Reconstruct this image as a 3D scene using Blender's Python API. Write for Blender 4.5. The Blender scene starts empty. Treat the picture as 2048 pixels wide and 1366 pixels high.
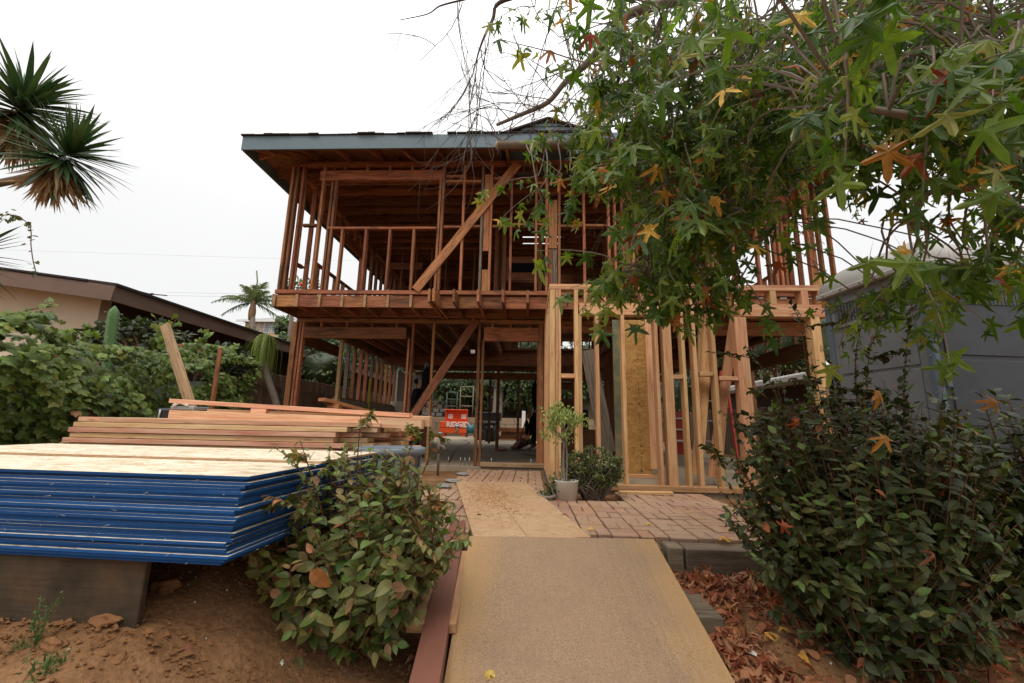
import bpy, bmesh, math, random
import numpy as np
from mathutils import Matrix, Vector, noise

random.seed(7)
RNG = np.random.default_rng(11)
SC = bpy.context.scene
COL = SC.collection
R_ = math.radians

# ------------------------------------------------------------------ camera, sky, sun, exposure
EYE = Vector((0, 0, 0))                       # metres; the eye stands 0.77 m above the house slab, looking up the ramp
RIGHT = Vector((0.99896369, 0.0412358, 0.01926512))
UP = Vector((-0.01105261, -0.19082342, 0.98156215))
FWD = Vector((-0.04415174, 0.98075789, 0.19016991))
FOC = 843.67 / 2048.0
cam = bpy.data.cameras.new('camera')
cam.sensor_width = 36.0
cam.lens = 36.0 * FOC
cam.clip_start = 0.05
cam.clip_end = 600
cam_ob = bpy.data.objects.new('camera', cam)
COL.objects.link(cam_ob)
m = Matrix.Identity(4)
for i in range(3):
    m[i][0] = RIGHT[i]; m[i][1] = UP[i]; m[i][2] = -FWD[i]
cam_ob.matrix_world = m
SC.camera = cam_ob

world = bpy.data.worlds.new('World')
SC.world = world
world.use_nodes = True
nt = world.node_tree
nt.nodes.clear()
out = nt.nodes.new('ShaderNodeOutputWorld')
bg = nt.nodes.new('ShaderNodeBackground')
bg.inputs['Strength'].default_value = 0.1
sky = nt.nodes.new('ShaderNodeTexSky')
sky.sky_type = 'NISHITA'
sky.sun_disc = False
sky.sun_elevation = R_(58)
sky.sun_rotation = R_(200)
tc = nt.nodes.new('ShaderNodeTexCoord')
sep = nt.nodes.new('ShaderNodeSeparateXYZ')
mr = nt.nodes.new('ShaderNodeMapRange')       # overcast deck: brighter overhead than at the horizon all the way round
mr.inputs['From Min'].default_value = 0.0
mr.inputs['From Max'].default_value = 1.0
mr.inputs['To Min'].default_value = 8.5
mr.inputs['To Max'].default_value = 30.0
clouds = nt.nodes.new('ShaderNodeTexNoise')
clouds.inputs['Scale'].default_value = 2.2
clouds.inputs['Detail'].default_value = 4
cmr = nt.nodes.new('ShaderNodeMapRange')
cmr.inputs['To Min'].default_value = 0.96
cmr.inputs['To Max'].default_value = 1.04
mul = nt.nodes.new('ShaderNodeMath'); mul.operation = 'MULTIPLY'
comb = nt.nodes.new('ShaderNodeCombineXYZ')
mix = nt.nodes.new('ShaderNodeMix'); mix.data_type = 'RGBA'
mix.inputs[0].default_value = 0.975
L = nt.links.new
pw = nt.nodes.new('ShaderNodeMath'); pw.operation = 'POWER'; pw.inputs[1].default_value = 4.0; pw.use_clamp = True
L(tc.outputs['Generated'], sep.inputs[0]); L(sep.outputs['Z'], pw.inputs[0]); L(pw.outputs[0], mr.inputs['Value'])
L(tc.outputs['Generated'], clouds.inputs['Vector']); L(clouds.outputs['Fac'], cmr.inputs['Value'])
L(mr.outputs[0], mul.inputs[0]); L(cmr.outputs[0], mul.inputs[1])
for i in range(3):
    L(mul.outputs[0], comb.inputs[i])
L(sky.outputs[0], mix.inputs[6]); L(comb.outputs[0], mix.inputs[7])
L(mix.outputs[2], bg.inputs['Color']); L(bg.outputs[0], out.inputs['Surface'])

sun_d = bpy.data.lights.new('sun', 'SUN')
sun_d.energy = 1.2
sun_d.angle = R_(25)
sun_d.color = (1.0, 0.90, 0.76)
sun = bpy.data.objects.new('sun', sun_d)
sun.rotation_euler = (R_(32), 0, R_(-20))
sun.location = (-6, -12, 25)
COL.objects.link(sun)

SC.view_settings.view_transform = 'Standard'
SC.view_settings.look = 'None'
SC.view_settings.exposure = 0.15
SC.view_settings.gamma = 1.0
SC.view_settings.use_curve_mapping = False
SC.render.engine = 'CYCLES'
SC.cycles.max_bounces = 7
SC.cycles.diffuse_bounces = 4
SC.cycles.transparent_max_bounces = 4
SC.cycles.use_denoising = True

# ------------------------------------------------------------------ layout helpers: a line of sight met by a wall, a floor or a side plane
def ray(x, y):
    cx, cy = (x - 1024) / 843.67, -(y - 683) / 843.67
    return RIGHT * cx + UP * cy + FWD
def onY(x, y, Y):
    r = ray(x, y); return r * (Y / r.y)
def onZ(x, y, Z):
    r = ray(x, y); return r * (Z / r.z)
def onX(x, y, X):
    r = ray(x, y); return r * (X / r.x)
def at(x, y, d):
    return ray(x, y) * d
def project(P):
    P = np.asarray(P)
    c = np.stack([P @ np.array(RIGHT), P @ np.array(UP), P @ np.array(FWD)], -1)
    z = np.maximum(c[..., 2], 1e-3)
    return 1024 + 843.67 * c[..., 0] / z, 683 - 843.67 * c[..., 1] / z, c[..., 2]

# ------------------------------------------------------------------ materials
MATS = {}
class NB:
    """small node builder"""
    def __init__(s, name):
        s.m = bpy.data.materials.new(name); s.m.use_nodes = True
        s.t = s.m.node_tree; s.t.nodes.clear()
        s.out = s.n('ShaderNodeOutputMaterial')
        s.b = s.n('ShaderNodeBsdfPrincipled')
        s.l(s.b.outputs[0], s.out.inputs['Surface'])
        MATS[name] = s.m
    def n(s, k, **kw):
        nd = s.t.nodes.new(k)
        for a, v in kw.items(): setattr(nd, a, v)
        return nd
    def l(s, a, b): s.t.links.new(a, b)
    def val(s, sock, v):
        if isinstance(v, (int, float)): sock.default_value = v
        elif isinstance(v, tuple): sock.default_value = v if len(v) == 4 or sock.type == 'VECTOR' else (*v, 1)
        else: s.l(v, sock)
    def coords(s, scale=(1, 1, 1), obj=True, rnd=True):
        t = s.n('ShaderNodeTexCoord')
        src = t.outputs['Object'] if obj else s.n('ShaderNodeNewGeometry').outputs['Position']
        if rnd and obj:
            oi = s.n('ShaderNodeObjectInfo')
            mu = s.n('ShaderNodeMath', operation='MULTIPLY'); s.l(oi.outputs['Random'], mu.inputs[0]); mu.inputs[1].default_value = 37.0
            add = s.n('ShaderNodeVectorMath', operation='ADD'); s.l(src, add.inputs[0]); s.l(mu.outputs[0], add.inputs[1])
            src = add.outputs[0]
        mp = s.n('ShaderNodeMapping'); s.l(src, mp.inputs['Vector']); mp.inputs['Scale'].default_value = scale
        return mp.outputs[0]
    def noise(s, v, scale, detail=4, rough=.55, dist=0):
        nd = s.n('ShaderNodeTexNoise'); s.l(v, nd.inputs['Vector'])
        nd.inputs['Scale'].default_value = scale; nd.inputs['Detail'].default_value = detail
        nd.inputs['Roughness'].default_value = rough; nd.inputs['Distortion'].default_value = dist
        return nd.outputs['Fac']
    def voro(s, v, scale, out='Distance', feature='F1'):
        nd = s.n('ShaderNodeTexVoronoi', feature=feature); s.l(v, nd.inputs['Vector']); nd.inputs['Scale'].default_value = scale
        return nd.outputs[out]
    def ramp(s, f, stops):
        nd = s.n('ShaderNodeValToRGB'); s.l(f, nd.inputs[0])
        e = nd.color_ramp.elements
        while len(e) < len(stops): e.new(0.5)
        for k, (p, c) in enumerate(stops):
            e[k].position = p; e[k].color = (*c, 1) if len(c) == 3 else c
        return nd.outputs[0]
    def mix(s, f, a, b, mode='MIX'):
        nd = s.n('ShaderNodeMix', data_type='RGBA', blend_type=mode)
        s.val(nd.inputs[0], f); s.val(nd.inputs[6], a); s.val(nd.inputs[7], b)
        return nd.outputs[2]
    def math(s, op, a, b=0.0):
        nd = s.n('ShaderNodeMath', operation=op); s.val(nd.inputs[0], a); s.val(nd.inputs[1], b); return nd.outputs[0]
    def rand(s): return s.n('ShaderNodeObjectInfo').outputs['Random']
    def maprange(s, v, a, b, c, d):
        nd = s.n('ShaderNodeMapRange'); s.l(v, nd.inputs['Value'])
        for k, x in zip(('From Min', 'From Max', 'To Min', 'To Max'), (a, b, c, d)): nd.inputs[k].default_value = x
        return nd.outputs[0]
    def hsv(s, col, h=.5, sa=1., v=1.):
        nd = s.n('ShaderNodeHueSaturation'); s.val(nd.inputs['Color'], col)
        s.val(nd.inputs['Hue'], h); s.val(nd.inputs['Saturation'], sa); s.val(nd.inputs['Value'], v)
        return nd.outputs[0]
    def bump(s, h, strength=.3, dist=.01):
        nd = s.n('ShaderNodeBump'); s.l(h, nd.inputs['Height']); nd.inputs['Strength'].default_value = strength; nd.inputs['Distance'].default_value = dist
        s.l(nd.outputs[0], s.b.inputs['Normal'])
    def done(s, col, rough=.7, spec=.3):
        s.val(s.b.inputs['Base Color'], col); s.val(s.b.inputs['Roughness'], rough); s.b.inputs['Specular IOR Level'].default_value = spec
        return s.m

def wood(name, c1, c2, dark, var=(.75, 1.2), knots=True, stain=None, hue=.02, rough=.75, fine=1.0, mill=0.0):
    b = NB(name)
    v = b.coords((1.3, 22 * fine, 22 * fine))
    g = b.noise(v, 1.6, 5, .6, .6)
    col = b.ramp(g, [(.28, dark), (.46, c1), (.62, c2), (.8, c1)])
    v2 = b.coords((4, 140, 140))
    g2 = b.noise(v2, 1.5, 3, .6)
    col = b.mix(.35, col, b.mix(1.0, col, b.ramp(g2, [(.3, (.55, .5, .45)), (.7, (1.15, 1.12, 1.1))]), 'MULTIPLY'))
    if knots:
        vk = b.coords((2.6, 11, 11))
        k = b.voro(vk, 1.0)
        km = b.ramp(k, [(.05, (1, 1, 1)), (.16, (0, 0, 0))])
        col = b.mix(b.math('MULTIPLY', km, .75), col, tuple(x * .45 for x in c1))
    if stain:
        vs = b.coords((1.4, 5, 5))
        sm = b.ramp(b.noise(vs, 1.7, 5, .65), [(.52, (0, 0, 0)), (.68, (1, 1, 1))])
        col = b.mix(b.math('MULTIPLY', sm, stain[1]), col, stain[0])
    r = b.rand()
    col = b.hsv(col, b.maprange(r, 0, 1, .5 - hue, .5 + hue), 1.0, b.maprange(b.math('FRACT', b.math('MULTIPLY', r, 7.31)), 0, 1, *var))
    b.bump(g2, .25, .002)
    return b.done(col, rough, .25)

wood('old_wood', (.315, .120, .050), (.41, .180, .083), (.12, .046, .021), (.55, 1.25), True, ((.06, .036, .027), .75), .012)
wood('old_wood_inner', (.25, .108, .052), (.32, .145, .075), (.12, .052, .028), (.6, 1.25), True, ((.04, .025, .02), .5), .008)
wood('grey_wood', (.115, .088, .066), (.16, .125, .095), (.05, .037, .03), (.7, 1.25), True, ((.05, .04, .03), .5), .01)
wood('new_wood', (.59, .32, .155), (.67, .43, .225), (.44, .20, .09), (.74, 1.12), True, None, .014, .6)
wood('pile_wood', (.62, .36, .20), (.70, .47, .28), (.48, .23, .12), (.78, 1.12), True, None, .022, .6)
wood('tan_plank', (.40, .23, .105), (.47, .29, .14), (.25, .13, .06), (.85, 1.1), True, ((.2, .11, .06), .4), .008)
wood('weathered_post', (.34, .22, .12), (.42, .29, .17), (.2, .12, .06), (.9, 1.1), True, ((.16, .1, .06), .5), .006)
wood('landscape_timber', (.17, .13, .085), (.23, .18, .125), (.085, .062, .042), (.8, 1.15), True, ((.07, .055, .042), .6), .008)
wood('fence_wood', (.20, .145, .105), (.26, .195, .15), (.10, .07, .05), (.7, 1.2), True, ((.06, .045, .035), .5), .008)

def plain(name, col, rough=.6, spec=.3, nscale=6, amount=.18, metal=0, bump=0, bscale=120):
    b = NB(name)
    v = b.coords((1, 1, 1))
    n = b.noise(v, nscale, 5, .6)
    c = b.mix(n, tuple(x * (1 - amount) for x in col), tuple(min(1, x * (1 + amount)) for x in col))
    if bump: b.bump(b.noise(v, bscale, 4, .6), bump, .004)
    b.b.inputs['Metallic'].default_value = metal
    return b.done(c, rough, spec)

# painted red beam
b = NB('red_paint'); v = b.coords((2, 14, 14)); n = b.noise(v, 2, 5, .65); vs = b.coords((1, 1, 1)); sp = b.voro(vs, 70)
c = b.mix(n, (.14, .052, .034), (.20, .084, .056)); c = b.mix(b.ramp(sp, [(.03, (1, 1, 1)), (.07, (0, 0, 0))]), c, (.42, .28, .2)); b.bump(n, .2, .003); b.done(c, .6)
# oriented strand board
def osb(name, a, c_, d, flake=42, edge=None, dust=0, val=(1, 1)):
    b = NB(name)
    v = b.coords((1, 1, 1))
    w = b.n('ShaderNodeVectorMath', operation='ADD'); b.l(v, w.inputs[0])
    nz = b.n('ShaderNodeTexNoise'); b.l(v, nz.inputs['Vector']); nz.inputs['Scale'].default_value = 14; nz.inputs['Detail'].default_value = 2
    sc = b.n('ShaderNodeVectorMath', operation='SCALE'); b.l(nz.outputs['Color'], sc.inputs[0]); sc.inputs['Scale'].default_value = .12
    b.l(sc.outputs[0], w.inputs[1])
    mp1 = b.n('ShaderNodeMapping'); b.l(w.outputs[0], mp1.inputs[0]); mp1.inputs['Scale'].default_value = (.35, 1, 1); mp1.inputs['Rotation'].default_value = (0, 0, .5)
    mp2 = b.n('ShaderNodeMapping'); b.l(w.outputs[0], mp2.inputs[0]); mp2.inputs['Scale'].default_value = (.4, 1.1, 1); mp2.inputs['Rotation'].default_value = (0, 0, -.7)
    f1 = b.n('ShaderNodeSeparateColor'); b.l(b.voro(mp1.outputs[0], flake, 'Color'), f1.inputs[0])
    f2 = b.n('ShaderNodeSeparateColor'); b.l(b.voro(mp2.outputs[0], flake * 1.4, 'Color'), f2.inputs[0])
    f = b.math('ADD', b.math('MULTIPLY', f1.outputs[0], .55), b.math('MULTIPLY', f2.outputs[1], .45))
    col = b.ramp(f, [(.12, d), (.45, a), (.8, c_)])
    big = b.noise(v, 2.3, 4, .6)
    col = b.mix(b.math('MULTIPLY', b.ramp(big, [(.42, (0, 0, 0)), (.7, (1, 1, 1))]), .3), col, tuple(x * .72 for x in a))
    fine = b.noise(v, 260, 3, .6)
    col = b.mix(.5, col, b.mix(1.0, col, b.ramp(fine, [(.3, (.7, .68, .66)), (.7, (1.12, 1.12, 1.1))]), 'MULTIPLY'))
    if dust:
        col = b.mix(b.math('MULTIPLY', b.ramp(b.noise(v, 3.5, 5, .6), [(.4, (0, 0, 0)), (.7, (1, 1, 1))]), dust), col, (.40, .22, .12))
    b.bump(f, .25, .003)
    return b.done(col, .72, .25)
osb('osb_pale', (.66, .56, .42), (.75, .66, .52), (.44, .32, .19), 26)
osb('osb_walk', (.42, .275, .155), (.47, .325, .19), (.31, .19, .10), 46, dust=.6)
# weathered particle face of the ramp: short dark fibres on tan
b = NB('ramp_board'); v = b.coords((1, 1, 1))
f = b.noise(v, 150, 4, .75); f2 = b.noise(b.coords((1, 2.6, 1)), 75, 3, .75, 1.5)
c = b.ramp(f, [(.30, (.075, .047, .028)), (.43, (.225, .146, .086)), (.56, (.295, .200, .124)), (.75, (.385, .275, .178))])
c = b.mix(.5, c, b.mix(1.0, c, b.ramp(f2, [(.3, (.55, .52, .5)), (.6, (1.12, 1.1, 1.08))]), 'MULTIPLY'))
c = b.mix(b.math('MULTIPLY', b.ramp(b.noise(v, 1.7, 5, .62), [(.4, (0, 0, 0)), (.66, (1, 1, 1))]), .5), c, (.26, .165, .105))
c = b.mix(b.math('MULTIPLY', b.ramp(b.noise(v, 5, 6, .7), [(.48, (0, 0, 0)), (.66, (1, 1, 1))]), .42), c, (.20, .135, .09))
c = b.mix(b.ramp(b.voro(v, 55), [(.06, (1, 1, 1)), (.12, (0, 0, 0))]), c, (.12, .075, .045))
geo_ = b.n('ShaderNodeNewGeometry'); sx_ = b.n('ShaderNodeSeparateXYZ'); b.l(geo_.outputs['Position'], sx_.inputs[0])
wob = b.math('MULTIPLY', b.math('SUBTRACT', b.noise(v, 3, 4, .6), .5), .35)
ed_ = b.math('ADD', b.math('ABSOLUTE', b.math('SUBTRACT', sx_.outputs['X'], .245)), wob)
c = b.mix(b.math('MULTIPLY', b.ramp(ed_, [(.40, (0, 0, 0)), (.60, (1, 1, 1))]), .6), c, b.mix(f, (.30, .165, .06), (.46, .28, .115)))
b.bump(f, .3, .002); b.done(c, .8, .2)
osb('osb_gold', (.48, .26, .075), (.56, .34, .12), (.36, .18, .05), 34)
b = NB('green_stain'); v = b.coords((1, 1, 1)); n = b.noise(v, 7, 6, .7)
c = b.ramp(n, [(.3, (.09, .12, .08)), (.5, (.16, .17, .10)), (.62, (.27, .21, .10)), (.75, (.20, .16, .08))]); b.done(c, .7)
b = NB('blue_edge'); v = b.coords((3, 60, 60)); n = b.noise(v, 3, 5, .7); n2 = b.noise(b.coords((9, 120, 400)), 2, 4, .7)
c = b.mix(n, (.006, .045, .155), (.020, .105, .31)); c = b.mix(b.ramp(n2, [(.64, (0, 0, 0)), (.74, (1, 1, 1))]), c, (.10, .22, .32))
b.bump(n2, .6, .003); b.done(b.hsv(c, .5, 1.0, b.maprange(b.rand(), 0, 1, .55, 1.2)), .8, .15)
# brick
b = NB('brick'); v = b.coords((1, 1, 1)); n = b.noise(v, 22, 5, .65); n2 = b.noise(v, 160, 3, .6); r = b.rand()
c = b.mix(n, (.27, .118, .066), (.335, .168, .10)); c = b.hsv(c, b.maprange(r, 0, 1, .488, .512), b.maprange(r, 0, 1, .8, 1.05), b.maprange(b.math('FRACT', b.math('MULTIPLY', r, 5.7)), 0, 1, .78, 1.15))
dv = b.coords((1, 1, 1), obj=False); d = b.noise(dv, 1.1, 5, .6)
c = b.mix(b.math('MULTIPLY', b.ramp(d, [(.30, (0, 0, 0)), (.60, (1, 1, 1))]), .8), c, (.36, .245, .155)); c = b.mix(b.math('MULTIPLY', b.ramp(n2, [(.5, (0, 0, 0)), (.7, (1, 1, 1))]), .3), c, (.45, .33, .23))
b.bump(n2, .4, .003); b.done(c, .9, .15)
# soil
b = NB('soil'); v = b.coords((1, 1, 1), obj=False); n = b.noise(v, 2.2, 6, .65); n2 = b.noise(v, 45, 5, .75); vo = b.voro(v, 38)
c = b.ramp(n, [(.3, (.140, .073, .034)), (.5, (.225, .120, .058)), (.7, (.305, .172, .09))])
spy = b.n('ShaderNodeSeparateXYZ'); b.l(b.n('ShaderNodeNewGeometry').outputs['Position'], spy.inputs[0])
c = b.mix(b.ramp(b.maprange(spy.outputs['Y'], 25, 27, 0, 1), [(0, (0, 0, 0)), (1, (1, 1, 1))]), c, b.mix(n, (.035, .030, .016), (.07, .052, .03)))
c = b.mix(.6, c, b.mix(1.0, c, b.ramp(n2, [(.32, (.5, .46, .42)), (.66, (1.25, 1.2, 1.15))]), 'MULTIPLY'))
c = b.mix(b.ramp(b.voro(v, 55), [(.05, (1, 1, 1)), (.09, (0, 0, 0))]), c, b.mix(b.noise(v, 30, 2), (.30, .24, .18), (.14, .07, .035)))
b.bump(b.math('ADD', n2, b.math('MULTIPLY', vo, .5)), .7, .02); b.done(c, .95, .08)
# concrete
b = NB('concrete'); v = b.coords((1, 1, 1), obj=False); n = b.noise(v, .8, 6, .65); n2 = b.noise(v, 30, 5, .7)
c = b.ramp(n, [(.3, (.18, .145, .10)), (.55, (.285, .23, .16)), (.75, (.37, .30, .215))]); c = b.mix(.4, c, b.mix(1.0, c, b.ramp(n2, [(.3, (.7, .68, .66)), (.7, (1.1, 1.1, 1.1))]), 'MULTIPLY'))
b.bump(n2, .2, .003); b.done(c, .85, .2)
b = NB('rough_board'); v = b.coords((1.2, 18, 40)); n = b.noise(v, 2, 6, .7); n3 = b.noise(b.coords((1, 1, 1)), 4, 5, .65)
c = b.ramp(n3, [(.3, (.032, .024, .017)), (.5, (.065, .047, .031)), (.7, (.11, .062, .032))]); c = b.mix(.5, c, b.mix(1.0, c, b.ramp(n, [(.35, (.6, .58, .55)), (.7, (1.2, 1.2, 1.2))]), 'MULTIPLY')); b.bump(n, .3, .003); b.done(c, .9, .12)
b = NB('stucco'); v = b.coords((1, 1, 1), obj=False); n = b.noise(v, 90, 4, .7); n1 = b.noise(v, 1.2, 5, .6)
c = b.mix(n1, (.62, .52, .39), (.70, .60, .46)); b.bump(n, .5, .01); b.done(c, .9, .15)
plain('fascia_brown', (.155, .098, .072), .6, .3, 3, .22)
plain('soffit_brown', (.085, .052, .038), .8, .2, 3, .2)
plain('roof_dark', (.045, .036, .033), .9, .1, 12, .4, bump=.5)
b = NB('fascia_blue'); v = b.coords((1.5, 30, 30)); n = b.noise(v, 2, 5, .7); n1 = b.noise(b.coords((1, 1, 1)), 3, 5, .6)
c = b.mix(n1, (.105, .150, .180), (.150, .205, .235)); c = b.mix(b.math('MULTIPLY', b.ramp(n, [(.6, (0, 0, 0)), (.75, (1, 1, 1))]), .35), c, (.26, .31, .33)); b.bump(n, .2, .002); b.done(c, .6)
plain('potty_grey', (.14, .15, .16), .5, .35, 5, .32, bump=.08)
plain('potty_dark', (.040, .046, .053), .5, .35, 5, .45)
plain('potty_trim', (.085, .115, .145), .45, .4, 3, .15)
plain('potty_roof', (.30, .285, .26), .5, .35, 4, .12)
plain('vent_mesh', (.09, .095, .095), .6, .3, 30, .4)
plain('galvanised', (.33, .35, .36), .42, .5, 8, .25, .5)
plain('tub_grey', (.16, .185, .215), .5, .35, 5, .2)
plain('white_pot', (.62, .58, .50), .55, .3, 5, .12, bump=.1)
plain('black_plastic', (.018, .019, .021), .45, .4, 8, .3)
plain('black_cloth', (.010, .010, .012), .9, .1, 8, .4)
plain('box_orange', (.62, .075, .010), .45, .4, 4, .12)
plain('label_white', (.72, .70, .66), .6, .3, 40, .15)
plain('teal_paint', (.02, .11, .135), .4, .4, 6, .2)
plain('scaffold_green', (.06, .085, .068), .5, .4, 6, .2)
plain('scaffold_cream', (.20, .165, .11), .6, .3, 6, .15)
plain('yellow_paint', (.62, .47, .02), .5, .4, 6, .1)
plain('broom_yellow', (.45, .25, .03), .6, .3, 6, .2)
plain('white_pvc', (.75, .75, .74), .5, .4, 6, .05)
plain('cream_card', (.34, .31, .24), .8, .2, 6, .15)
plain('plaster', (.36, .33, .29), .9, .1, 5, .2)
plain('metal_grey', (.30, .30, .29), .4, .5, 8, .3, .7)
plain('rusty_pipe', (.20, .16, .125), .7, .3, 20, .4, .3)
plain('block_tan', (.29, .235, .175), .9, .1, 8, .25, bump=.4, bscale=60)
plain('block_grey', (.22, .215, .20), .9, .1, 8, .25, bump=.4, bscale=60)
plain('low_wall_tan', (.27, .20, .14), .9, .1, 3, .25, bump=.3)
plain('red_ladder', (.40, .045, .03), .45, .4, 6, .2)
plain('peach_wall', (.62, .42, .28), .85, .15, 3, .08)
plain('white_trim', (.72, .72, .70), .6, .3, 6, .05)
plain('grey_shingle', (.28, .28, .28), .9, .1, 30, .25)
b = NB('window_glass'); b.done(b.mix(b.noise(b.coords((1, 1, 1)), 2, 2), (.16, .19, .20), (.30, .34, .35)), .12, .6)
plain('skin', (.40, .22, .15), .55, .3, 20, .1)
plain('shirt_dark', (.015, .014, .016), .9, .1, 20, .4)
plain('cap_grey', (.15, .155, .165), .85, .1, 20, .3)
plain('trouser_dark', (.03, .028, .028), .9, .1, 20, .3)
plain('bark_grey', (.17, .135, .105), .9, .15, 12, .4, bump=.7, bscale=60)
plain('twig_grey', (.20, .165, .135), .85, .15, 20, .35)
plain('twig_dark', (.095, .075, .060), .85, .15, 20, .35)
plain('cut_end', (.42, .30, .19), .9, .1, 30, .2)
plain('stem_brown', (.14, .065, .035), .8, .2, 20, .3)
plain('palm_trunk', (.24, .20, .165), .9, .1, 12, .3, bump=.5)
plain('palm_boot', (.20, .12, .07), .9, .1, 12, .4, bump=.6)
plain('stone', (.20, .125, .075), .9, .1, 10, .35, bump=.5, bscale=40)
plain('clod', (.185, .090, .041), .95, .08, 14, .35, bump=.8, bscale=50)
plain('pale_chip', (.50, .46, .40), .8, .2, 10, .25)
plain('wire_black', (.02, .02, .02), .6, .3)
plain('antenna_grey', (.06, .055, .055), .5, .4)
plain('red_flower', (.75, .03, .02), .6, .3)

def leafmat(name, stops, translucent=.3, rough=.45, spec=.35, vein=None, dust=None):
    b = NB(name)
    a = b.n('ShaderNodeAttribute', attribute_name='tint')
    oi = b.n('ShaderNodeObjectInfo')
    f = b.math('FRACT', b.math('ADD', a.outputs['Fac'], oi.outputs['Random']))
    nd = b.n('ShaderNodeValToRGB'); b.l(f, nd.inputs[0]); nd.color_ramp.interpolation = 'LINEAR'
    e = nd.color_ramp.elements
    while len(e) < len(stops): e.new(.5)
    for k, (p, c) in enumerate(stops): e[k].position = p; e[k].color = (*c, 1)
    v = b.coords((1, 1, 1), obj=False)
    n = b.noise(v, 38, 3, .6)
    col = b.mix(.7, nd.outputs[0], b.mix(1.0, nd.outputs[0], b.ramp(n, [(.3, (.66, .7, .62)), (.7, (1.2, 1.17, 1.1))]), 'MULTIPLY'))
    if dust:
        g = b.n('ShaderNodeNewGeometry'); sp = b.n('ShaderNodeSeparateXYZ'); b.l(g.outputs['Normal'], sp.inputs[0])
        d = b.ramp(b.noise(v, 9, 4, .6), [(.42, (0, 0, 0)), (.62, (1, 1, 1))])
        col = b.mix(b.math('MULTIPLY', d, dust[1]), col, dust[0])
    b.done(col, rough, spec)
    tr = b.n('ShaderNodeBsdfTranslucent'); b.l(b.hsv(col, .5, 1.15, 1.25), tr.inputs['Color'])
    ms = b.n('ShaderNodeMixShader'); ms.inputs[0].default_value = translucent
    b.l(b.b.outputs[0], ms.inputs[1]); b.l(tr.outputs[0], ms.inputs[2]); b.l(ms.outputs[0], b.out.inputs['Surface'])
    return b.m
G1, G2, G3 = (.050, .105, .022), (.080, .150, .030), (.115, .19, .045)
leafmat('gum_leaf', [(0, (.045, .092, .017)), (.30, (.085, .155, .026)), (.6, (.130, .210, .038)), (.9, (.21, .275, .052)), (1, (.32, .29, .06))], .5, .38, .4)
leafmat('gum_red', [(0, (.30, .045, .024)), (.35, (.34, .10, .03)), (.7, (.40, .19, .04)), (1, (.17, .045, .024))], .34, .5)
leafmat('bush_leaf', [(0, (.040, .082, .014)), (.4, (.080, .125, .024)), (.72, (.140, .160, .036)), (.88, (.22, .165, .055)), (1, (.24, .12, .05))], .25, .45, .35, dust=((.28, .19, .085), .36))
leafmat('bush_tip', [(0, (.09, .16, .03)), (1, (.17, .25, .06))], .35, .45)
leafmat('shrub_leaf', [(0, (.022, .034, .008)), (.5, (.040, .058, .013)), (.85, (.066, .088, .021)), (1, (.13, .125, .032))], .2, .45, .3, dust=((.085, .075, .035), .35))
leafmat('shrub_tip', [(0, (.085, .15, .03)), (1, (.15, .21, .055))], .35, .45)
leafmat('dry_leaf', [(0, (.23, .060, .032)), (.4, (.31, .105, .052)), (.7, (.40, .20, .11)), (1, (.12, .040, .024))], .15, .7, .15)
leafmat('yellow_leaf', [(0, (.55, .40, .10)), (1, (.60, .30, .06))], .2, .6, .2)
leafmat('ivy_leaf', [(0, (.046, .082, .013)), (.45, (.088, .140, .022)), (.8, (.135, .188, .032)), (1, (.22, .24, .055))], .25, .45, .3, dust=((.16, .15, .06), .22))
leafmat('ivy_bright', [(0, (.12, .20, .035)), (1, (.20, .29, .06))], .35, .45)
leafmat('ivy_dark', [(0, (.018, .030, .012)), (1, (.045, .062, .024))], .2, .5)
leafmat('yucca_leaf', [(0, (.028, .060, .022)), (.6, (.050, .095, .030)), (1, (.085, .135, .045))], .15, .45, .35)
leafmat('yucca_dead', [(0, (.26, .15, .075)), (.5, (.40, .25, .13)), (1, (.50, .39, .26))], .2, .8, .1)
leafmat('palm_leaf', [(0, (.11, .155, .070)), (.6, (.19, .24, .105)), (1, (.27, .31, .14))], .3, .5, .3)
leafmat('ponytail_leaf', [(0, (.16, .22, .045)), (.6, (.27, .33, .08)), (1, (.38, .38, .12))], .3, .5, .3)
leafmat('jade_leaf', [(0, (.055, .085, .025)), (.6, (.105, .130, .045)), (1, (.21, .19, .085))], .1, .4, .4)
leafmat('ficus_leaf', [(0, (.20, .26, .06)), (.6, (.30, .36, .11)), (1, (.40, .42, .17))], .35, .5, .3)
leafmat('far_leaf', [(0, (.030, .050, .020)), (.5, (.055, .085, .032)), (1, (.10, .135, .055))], .25, .55, .25)
leafmat('weed_leaf', [(0, (.07, .12, .035)), (1, (.13, .19, .07))], .25, .6, .2)
leafmat('cactus_skin', [(0, (.085, .17, .055)), (1, (.10, .19, .065))], .0, .5, .3)

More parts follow.
